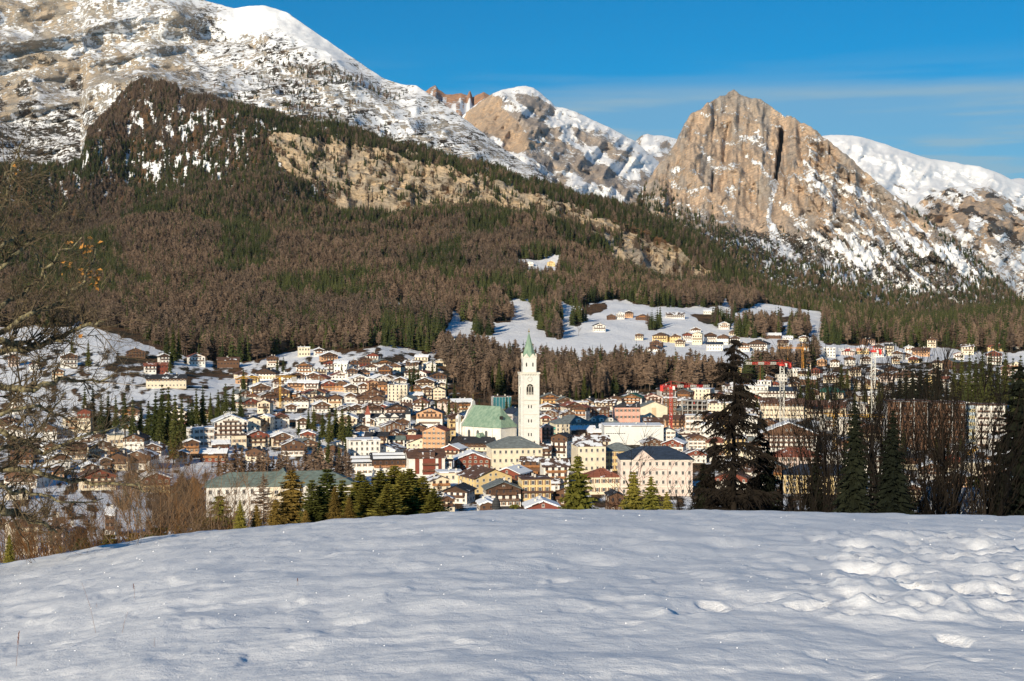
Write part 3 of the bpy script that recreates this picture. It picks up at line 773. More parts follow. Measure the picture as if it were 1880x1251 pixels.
b2 = fbm(XX / 0.26 + 40, RR / 0.3, 3, 303) - 0.5
b3 = fbm(XX / 6, RR / 6, 2, 305) - 0.5
dip = fbm(XX / 0.85 + 0.7 * b2, RR / 0.95, 3, 307, 0.5)
ZZ = ZZ + fade * (b1 * 0.13 + b2 * 0.014 - 0.024 * sstep(0.50, 0.68, dip) - 0.007 * sstep(0.48, 0.60, fbm(XX / 0.4 + 5, RR / 0.5, 2, 309))) + b3 * 0.14
# trampled snow on the right: lumps, troughs and footprints
PXg = UU; PYg = py_of(hill_base(UU, RR), RR)
tr = sstep(0.35, 0.75, np.clip(sstep(1430, 1600, UU + 130 * (fbm(UU / 60, PYg / 22, 2, 311) - .5)), 0, 1) * sstep(962, 985, PYg) * sstep(1165, 1110, PYg))
track = np.exp(-((PYg - np.interp(UU, [1150, 1300, 1450, 1600], [1125, 1112, 1098, 1080])) / 13) ** 2) * sstep(1170, 1260, UU) * sstep(1620, 1500, UU)
lump = ridged(XX / 0.55 + 9 + b1, RR / 0.7, 4, 313) - 0.62
ZZ = ZZ + tr * (lump * 0.16 + (fbm(XX / 0.8, RR / 0.9, 4, 315) - .5) * 0.24) + track * ((fbm(XX / 0.5, RR / 0.8, 3, 317) - .45) * 0.34 - 0.03)
prd = random.Random(8)
pits = [(1755, 1172, .16), (1310, 1100, .15), (1345, 1112, .12), (1420, 1098, .1), (1590, 1023, .12), (1770, 985, .14), (1680, 1010, .12), (1690, 1075, .15), (1840, 1045, .16), (1855, 1065, .14), (1800, 1005, .14)]
pits += [(prd.uniform(1460, 1880), prd.uniform(985, 1120), prd.uniform(.03, .10)) for _ in range(60)]
for (qx, qy, dep) in pits:
    i = int(np.argmin(np.abs(uu - qx))); j = int(np.argmax(PYg[:, i] <= qy))
    x0, r0 = XX[j, i], RR[j, i]
    dep = min(dep * .5, .045); ang = prd.uniform(-.5, .5); lx, ly = prd.uniform(.07, .13), prd.uniform(.12, .22)
    sel = (slice(max(0, j - 90), j + 90), slice(max(0, i - 30), i + 30))
    dx = XX[sel] - x0; dy = RR[sel] - r0
    a_ = (dx * math.cos(ang) + dy * math.sin(ang)) / lx; b_ = (-dx * math.sin(ang) + dy * math.cos(ang)) / ly
    q = np.sqrt(a_ * a_ + b_ * b_) + 1.1 * (fbm(dx / .11 + qx, dy / .14 + qy, 3, 331) - .5)
    ZZ[sel] += -dep * sstep(1.25, 0.7, q) + dep * 0.12 * np.exp(-((q - 1.5) / 0.35) ** 2)
t = NT("snow", 0.6, 0.3)
n1 = t.noise(t.pos(), 9.0, 5, 0.6); n2 = t.noise(t.pos(), 60.0, 3, 0.6)
t.col(t.mix(t.rng(n1, 0.3, 0.7), (0.84, 0.85, 0.88), (0.90, 0.91, 0.93)))
t.bump(t.math('ADD', n1, t.math('MULTIPLY', n2, 0.35)), 0.55, 0.03)
M_SNOW = t.m
me = mesh_np("snow_field", np.stack([XX, RR, ZZ], -1).reshape(-1, 3), grid_faces(len(uu), len(rr)), M_SNOW, True)
obj("snow_field", me, kind='structure')
def hill_z(px, r):
    i = int(np.argmin(np.abs(uu - px))); return float(np.interp(r, rr, ZZ[:, i]))
def hill_hit(px, py):
    i = int(np.argmin(np.abs(uu - px))); j = int(np.argmax(PYg[:, i] <= py))
    return XX[j, i], RR[j, i], ZZ[j, i]
# white ice crumbs added to stand for sun glints on the snow
b = MB()
for _ in range(330):
    qx = prd.uniform(-30, 1910); qy = CREST(qx) + 6 + (1251 - CREST(qx)) * prd.random() ** 1.2
    x0, r0, z0 = hill_hit(qx, qy)
    s = r0 / F * prd.uniform(0.35, 1.25)
    b.bar((x0 - s, r0, z0 + s * .3), (x0 + s * prd.uniform(.2, 1), r0 + s * prd.uniform(-.6, .6), z0 + s * 1.2), s, 0, s * .6, 4)
crumb = plain("glint_white", (0.97, 0.97, 0.98), 0.25, 0.01, 3, 0.6)
obj("glint_crumbs", b.mesh("glint_crumbs", crumb), kind='stuff', label="small white ice crumbs standing for glints on the foreground snow")
# dry stalks
M_STALK = plain("dry_stalk", (0.17, 0.085, 0.04), 0.9, 0.3, 30)
for (qx, qy, tx, ty, head, lab) in ((26, 1231, 33, 1166, 1, "dry seed-headed stalk at the lower left corner of the snow"), (177, 1161, 150, 1068, 0, "long thin leaning grass stalk on the left snow"), (245, 1104, 243, 1077, 1, "short brown seed head poking from the left snow"),
                           (219, 1168, 231, 1129, 0, "thin bent stalk right of the long leaning stalk"), (545, 1076, 545, 1062, 1, "tiny brown sprig alone in the middle-left snow"), (279, 1182, 280, 1165, 0, "shortest bare stalk low on the left snow"), (173, 1119, 172, 1111, 0, "tiny dark stalk tip beside the long leaning stalk"), (1622, 1051, 1624, 1047, 1, "small brown stub in the trampled snow")):
    x0, r0, z0 = hill_hit(qx, qy)
    k = r0 / F; dx, dz = (tx - qx) * k, (qy - ty) * k
    root = empty("dry_stalk", (x0, r0, z0), label=lab, category="stalk", group="dry stalks in the snow")
    b = MB(); b.bar((0, 0, -0.05), (dx * .45, 0.01, dz * .5), 0.0016, 0, 0.0013, 5); b.bar((dx * .45, 0.01, dz * .5), (dx, 0, dz), 0.0013, 0, 0.0009, 5)
    obj("stem", b.mesh("stem", M_STALK), root)
    if head:
        b = MB()
        for q in range(9):
            f = 0.62 + 0.04 * q if dz > 0.05 else 0.3 + 0.07 * q
            a = q * 2.4
            b.bar((dx * f, 0, dz * f), (dx * f + .006 * math.cos(a), .006 * math.sin(a), dz * (f + .07)), 0.0042, 0, 0.001, 4)
        obj("seed_head", b.mesh("seed_head", plain("seed_head", (0.14, 0.05, 0.025), 0.9, 0.3, 60)), root)
# ------------------------------------------------------------------ buildings
WALLC = dict(w=("white", (0.80, 0.76, 0.70)), c=("cream", (0.76, 0.66, 0.50)), y=("yellow", (0.72, 0.54, 0.27)), o=("orange", (0.60, 0.36, 0.21)),
             p=("pink", (0.72, 0.58, 0.51)), b=("brown timber", (0.135, 0.075, 0.047)), r=("red-brown timber", (0.21, 0.062, 0.042)), g=("grey", (0.50, 0.48, 0.46)), s=("salmon", (0.70, 0.40, 0.32)), d=("dark timber", (0.075, 0.045, 0.032)))
ROOFC = dict(n=("brown roof", (0.11, 0.062, 0.045)), k=("black roof", (0.035, 0.036, 0.042)), s=("snow-covered roof", (0.11, 0.07, 0.055)), m=("patchy snow roof", (0.10, 0.062, 0.048)),
             g=("grey roof", (0.17, 0.19, 0.19)), t=("rust-red roof", (0.24, 0.085, 0.055)), e=("green roof", (0.03, 0.12, 0.09)), u=("blue-black roof", (0.03, 0.045, 0.075)), v=("grey-green roof", (0.15, 0.19, 0.17)))
def wall_mat(k): return plain("render_" + WALLC[k][0].replace(" ", "_").replace("-", "_"), WALLC[k][1], 0.9, 0.09, 0.35)
def roof_mat(k):
    nm = "cover_" + ROOFC[k][0].replace(" ", "_").replace("-", "_")
    if nm in _mats: return _mats[nm]
    t = NT(nm, 0.8, 0.25)
    c = ROOFC[k][1]
    n = t.noise(t.pos((1, 1, 4)), 0.5, 5); 
    base = t.mix(t.rng(n, 0.3, 0.7), tuple(x * 0.75 for x in c), tuple(x * 1.3 for x in c))
    amt = {'m': 0.50, 'n': 0.62, 'k': 0.63, 't': 0.64, 's': 0.5}.get(k)
    if amt:
        f = t.rng(t.noise(t.pos((1, 1, 0.6)), 0.23, 5, 0.6), amt - 0.015, amt + 0.02)
        base = t.mix(f, base, (0.84, 0.86, 0.9))
    t.col(base)
    _mats[nm] = t.m
    return t.m
M_ROOFSNOW = plain("roof_snow", (0.86, 0.88, 0.92), 0.7, 0.04, 0.5)
M_WOOD = plain("balcony_wood", (0.15, 0.08, 0.05), 0.85, 0.3, 0.8)
M_OWOOD = plain("orange_wood", (0.42, 0.19, 0.075), 0.85, 0.25, 0.8)
M_GLASS = NT("window_glass", 0.12, 0.5); M_GLASS.col((0.035, 0.04, 0.05)); M_GLASS = M_GLASS.m
M_FRAME = plain("window_frame", (0.60, 0.56, 0.50), 0.7, 0.1, 1)
M_BFRAME = plain("brown_frame", (0.17, 0.09, 0.055), 0.7, 0.2, 1)
M_SHUT = plain("brown_shutter", (0.24, 0.13, 0.075), 0.8, 0.2, 1)
M_CHIM = plain("chimney_render", (0.62, 0.58, 0.52), 0.9, 0.1, 1)
M_STONE = plain("pale_stone", (0.74, 0.69, 0.60), 0.9, 0.10, 0.5)
M_DARK = plain("dark_opening", (0.03, 0.028, 0.026), 0.9, 0.2, 1)

def unit_window(kind):
    b = MB()          # centre of the wall face at y=0, front towards -y; 1 x 1
    f = 0.12
    b.box(-.5, .5, -.06, .05, -.5, -.5 + f, 0); b.box(-.5, .5, -.06, .05, .5 - f, .5, 0)
    b.box(-.5, -.5 + f, -.06, .05, -.5 + f, .5 - f, 0); b.box(.5 - f, .5, -.06, .05, -.5 + f, .5 - f, 0)
    b.box(-.03, .03, -.05, .05, -.5 + f, .5 - f, 0)
    b.box(-.5 + f, .5 - f, -.02, .045, -.5 + f, .5 - f, 1)
    if kind == 'shutter':
        b.box(-.92, -.53, -.07, .04, -.5, .5, 2); b.box(.53, .92, -.07, .04, -.5, .5, 2)
    if kind == 'sill': b.box(-.6, .6, -.14, .04, -.62, -.51, 0)
    return b.mesh("window_" + kind, [M_BFRAME if kind == 'door' else M_FRAME, M_GLASS, M_SHUT])
WIN = {k: unit_window(k) for k in ('shutter', 'sill', 'door')}
def unit_balcony(mat, nm):
    b = MB()
    b.box(-.5, .5, -1, 0, -.06, .06); b.box(-.5, .5, -1, -.94, .78, .86); b.box(-.5, -.494, -.94, 0, .1, .84); b.box(.494, .5, -.94, 0, .1, .84)
    n = 26
    for i in range(n):
        x = -.5 + (i + .5) / n
        b.box(x - .36 / n, x + .36 / n, -.985, -.955, .06, .78)
    return b.mesh(nm, mat)
BALC = unit_balcony(M_WOOD, "balcony_brown"); BALC_O = unit_balcony(M_OWOOD, "balcony_orange"); BALC_W = unit_balcony(M_FRAME, "balcony_white")
def unit_chimney():
    b = MB(); b.box(-.5, .5, -.5, .5, -1, .8, 0); b.box(-.62, .62, -.62, .62, .8, .92, 0); b.box(-.35, .35, -.35, .35, .92, 1.05, 1)
    return b.mesh("chimney", [M_CHIM, M_DARK])
CHIM = unit_chimney()

def prism(sec, y0, y1, mat, nm, axis='y'):
    """cross-section (x,z) points, counter-clockwise, pushed along y (or along x)"""
    n = len(sec)
    if axis == 'y': v = [(x, y0, z) for x, z in sec] + [(x, y1, z) for x, z in sec]
    else: v = [(y0, x, z) for x, z in sec] + [(y1, x, z) for x, z in sec]
    f = [tuple(range(n))[::-1] if axis == 'x' else tuple(range(n)), tuple(range(n, 2 * n)) if axis == 'x' else tuple(range(n, 2 * n))[::-1]]
    for i in range(n):
        j = (i + 1) % n
        q = (i, j, n + j, n + i)
        f.append(q if axis == 'x' else q[::-1])
    me = bpy.data.meshes.new(nm); me.from_pydata(v, [], f); me.materials.append(mat); me.update()
    return me
def wall_mesh(w, d, h, g, style, mat, z0=-3.0, zlow=None, grow=0.0, nm="wall"):
    w2, d2 = w / 2 + grow, d / 2 + grow
    zl = z0 if zlow is None else zlow
    if style == 'f': return prism([(-w2, zl), (w2, zl), (w2, h), (0, h + g), (-w2, h)], -d2, d2, mat, nm)
    if style == 's': return prism([(-d2, zl), (d2, zl), (d2, h), (0, h + g), (-d2, h)], -w2, w2, mat, nm, 'x')
    b = MB(); b.box(-w2, w2, -d2, d2, zl, h); return b.mesh(nm, mat)
def roof_meshes(w, d, h, g, style, mat, o, t=0.28, st=0.30):
    """roof and snow layer"""
    if style in 'fs':
        a, L = (w, d) if style == 'f' else (d, w)
        k = g / (a / 2); e = a / 2 + o
        def sec(lo, hi, e): return [(-e, h + g - k * e + lo), (0, h + g + lo), (e, h + g - k * e + lo), (e, h + g - k * e + hi), (0, h + g + hi), (-e, h + g - k * e + hi)]
        ax = 'y' if style == 'f' else 'x'
        r = prism(sec(0.04, 0.04 + t, e), -L / 2 - o, L / 2 + o, mat, "roof", ax)
        s = prism(sec(0.05 + t, 0.05 + t + st, e - 0.12), -L / 2 - o + 0.15, L / 2 + o - 0.15, M_ROOFSNOW, "snow_layer", ax)
        return r, s
    if style == 'h':
        def hip(z0, grow, th, nm, m):
            b = MB(); W, D = w / 2 + grow, d / 2 + grow
            rl = max((w - d) / 2, 0.05 * w); gy = max((d - w) / 2, 0.0)
            b.box(-W, W, -D, D, z0, z0 + th)
            k = len(b.v); z1 = z0 + th
            b.v += [(-W, -D, z1), (W, -D, z1), (W, D, z1), (-W, D, z1), (-rl, -gy, z1 + g), (rl, -gy, z1 + g), (rl, gy + .01, z1 + g), (-rl, gy + .01, z1 + g)]
            for q in ((0, 1, 5, 4), (1, 2, 6, 5), (2, 3, 7, 6), (3, 0, 4, 7), (4, 5, 6, 7)): b.f.append(tuple(k + i for i in q)); b.m.append(0)
            return b.mesh(nm, m)
        return hip(h + 0.02, o, t * 0.8, "roof", mat), hip(h + 0.05 + t, o - 0.5, st * 0.5, "snow_layer", M_ROOFSNOW)
    b = MB(); b.box(-w / 2 - o * .6, w / 2 + o * .6, -d / 2 - o * .6, d / 2 + o * .6, h + .02, h + t + .1); r = b.mesh("roof", mat)
    b = MB(); b.box(-w / 2 - o * .4, w / 2 + o * .4, -d / 2 - o * .4, d / 2 + o * .4, h + t + .11, h + t + .11 + st); return r, b.mesh("snow_layer", M_ROOFSNOW)

hrd = random.Random(21)
HOUSES = []
def child(nm, me, parent, loc, sc=(1, 1, 1), rz=0):
    o = obj(nm, me, parent, loc); o.scale = sc
    if rz: o.rotation_euler = (0, 0, rz)
    return o
def house(zone, x0, x1, yt, yb, style='f', wall='w', roof='n', fl=0, yaw=None, tim=0.0, label=None, bal=None, d=None, cat='house', r=None, name=None, wins='auto', side=True, balc=None, chim=True):
    cx = (x0 + x1) / 2
    gx, gy, gz, rg = LAND.hit(cx, yb)
    if r is not None: rg = gy = r; gx = (cx - 940) / F * r / math.cos(PITCH); gz = 90 + ray(cx, yb)[1] * r
    if yaw is None: yaw = hrd.uniform(-14, 14)
    w = (x1 - x0) / F * rg; H = (yb - yt) / F * rg
    if style in 'fs': w = max(w - 1.6, 3)
    if d is None: d = min(max(w * hrd.uniform(0.8, 1.15), 8), 16) if style != 's' else min(max(w * 0.6, 8), 13)
    g = (w / 2 * 0.40 if style == 'f' else d / 2 * 0.42 if style == 's' else min(w, d) / 2 * 0.50 if style == 'h' else 0)
    g = min(g, H * (0.42 if style != 'h' else 0.5)); h = max(H - g, 2.6)
    fl = fl or max(1, int(round(h / 2.9)))
    root = empty(name or ("chalet" if style in 'fs' and w < 24 else "building"), (gx, gy + d / 2, gz), -math.atan2(gx, gy) + math.radians(yaw))
    near = rg < 1230 and (x1 - x0) >= 17
    wm = wall_mat(wall)
    obj("wall", wall_mesh(w, d, h, g, style, wm), root)
    if tim > 0:
        obj("timber_cladding", wall_mesh(w, d, h, g - 0.02 if g else 0, style, wall_mat(hrd.choice('bbbd') if hrd.random() < .88 else 'r'), zlow=h * (1 - tim), grow=0.05, nm="timber_cladding"), root)
    rm, sm = roof_meshes(w, d, h, g, style, roof_mat(roof), (0.9 if style in 'fs' else 0.6) * min(1, w / 9))
    ro = obj("roof", rm, root)
    if roof == 's': obj("snow_layer", sm, ro)
    for q in range((1 if w < 11 else 2) if chim else 0):
        cxl = hrd.uniform(-.3, .3) * w; cyl = hrd.uniform(-.15, .3) * d
        zz = h + g * (1 - abs(cxl) / (w / 2)) if style == 'f' else h + g * (1 - abs(cyl) / (d / 2)) if style == 's' else h + g * 0.45
        child("chimney", CHIM, ro, (cxl, cyl, zz + 0.5), (0.8, 0.8, 1.25))
    fh = h / fl
    nb = 0
    if bal is None: bal = style in 'fs' and hrd.random() < 0.75
    bmesh_ = balc or (BALC_O if hrd.random() < .2 else BALC)
    jb = MB()
    def put_win(kind, x, y, z, ww, hh, rz=0):
        if near:
            o = child("window", WIN[kind], root, (x, y, z), (ww, 1, hh), rz)
        elif rz == 0:
            jb.box(x - ww / 2, x + ww / 2, y - .05, y + .05, z - hh / 2, z + hh / 2, 0)
    if wins != 'none':
        kind = 'shutter' if hrd.random() < .45 else 'sill'
        n = max(2, int(round(w / 3.0)))
        for f in range(fl):
            z = fh * (f + 0.55)
            for i in range(n):
                x = -w / 2 + w * (i + .5) / n
                onb = bal and f > 0
                put_win('door' if onb else kind, x, -d / 2 - (0.055 if tim and f >= fl - 1 else 0.0), z, (1.15 if style in 'fs' else 1.25) if not onb else 1.3, (1.35 if style in 'fs' else 1.9) if not onb else 1.9)
        if g > 2.2 and style == 'f':
            for x in ((0,) if g < 3.4 else (-1.3, 1.3)): put_win('sill', x, -d / 2 - (0.06 if tim else 0), h + g * .35, 1.1, 1.2)
        if side and near and style != 'f' or (side and near and abs(yaw) > 6):
            sx = -1 if yaw > 0 else 1
            m_ = max(2, int(round(d / 3.6)))
            for f in range(fl):
                for i in range(m_):
                    put_win('sill', sx * (w / 2 + (0.055 if tim and f >= fl - 1 else 0)), -d / 2 + d * (i + .5) / m_, fh * (f + .55), 1.1, 1.3, sx * math.pi / 2)
        if style == 's' and wins != 'none' and near and g > 2: pass
    if bal:
        for f in range(1, fl):
            bw = w * hrd.uniform(.7, .98)
            child("balcony", bmesh_, root, (0, -d / 2 - (0.06 if tim else 0), fh * f + 0.1), (bw, 1.1, 1.15))
        if g > 2.6 and style == 'f': child("balcony", bmesh_, root, (0, -d / 2 - (0.06 if tim else 0), h + 0.05), (w * .45, 1.0, 1.1))
    if jb.v:
        o = obj("window_panes", jb.mesh("window_panes", M_GLASS), root); o['kind'] = 'stuff'
    root['category'] = cat
    HOUSES.append(dict(o=root, zone=zone, cx=cx, wall=wall, roof=roof, style=style, tim=tim, w=w, h=h, fl=fl, label=label, px=(x0, x1, yt, yb)))
    return root, dict(w=w, d=d, h=h, g=g, r=rg, fh=fh, roof=ro)

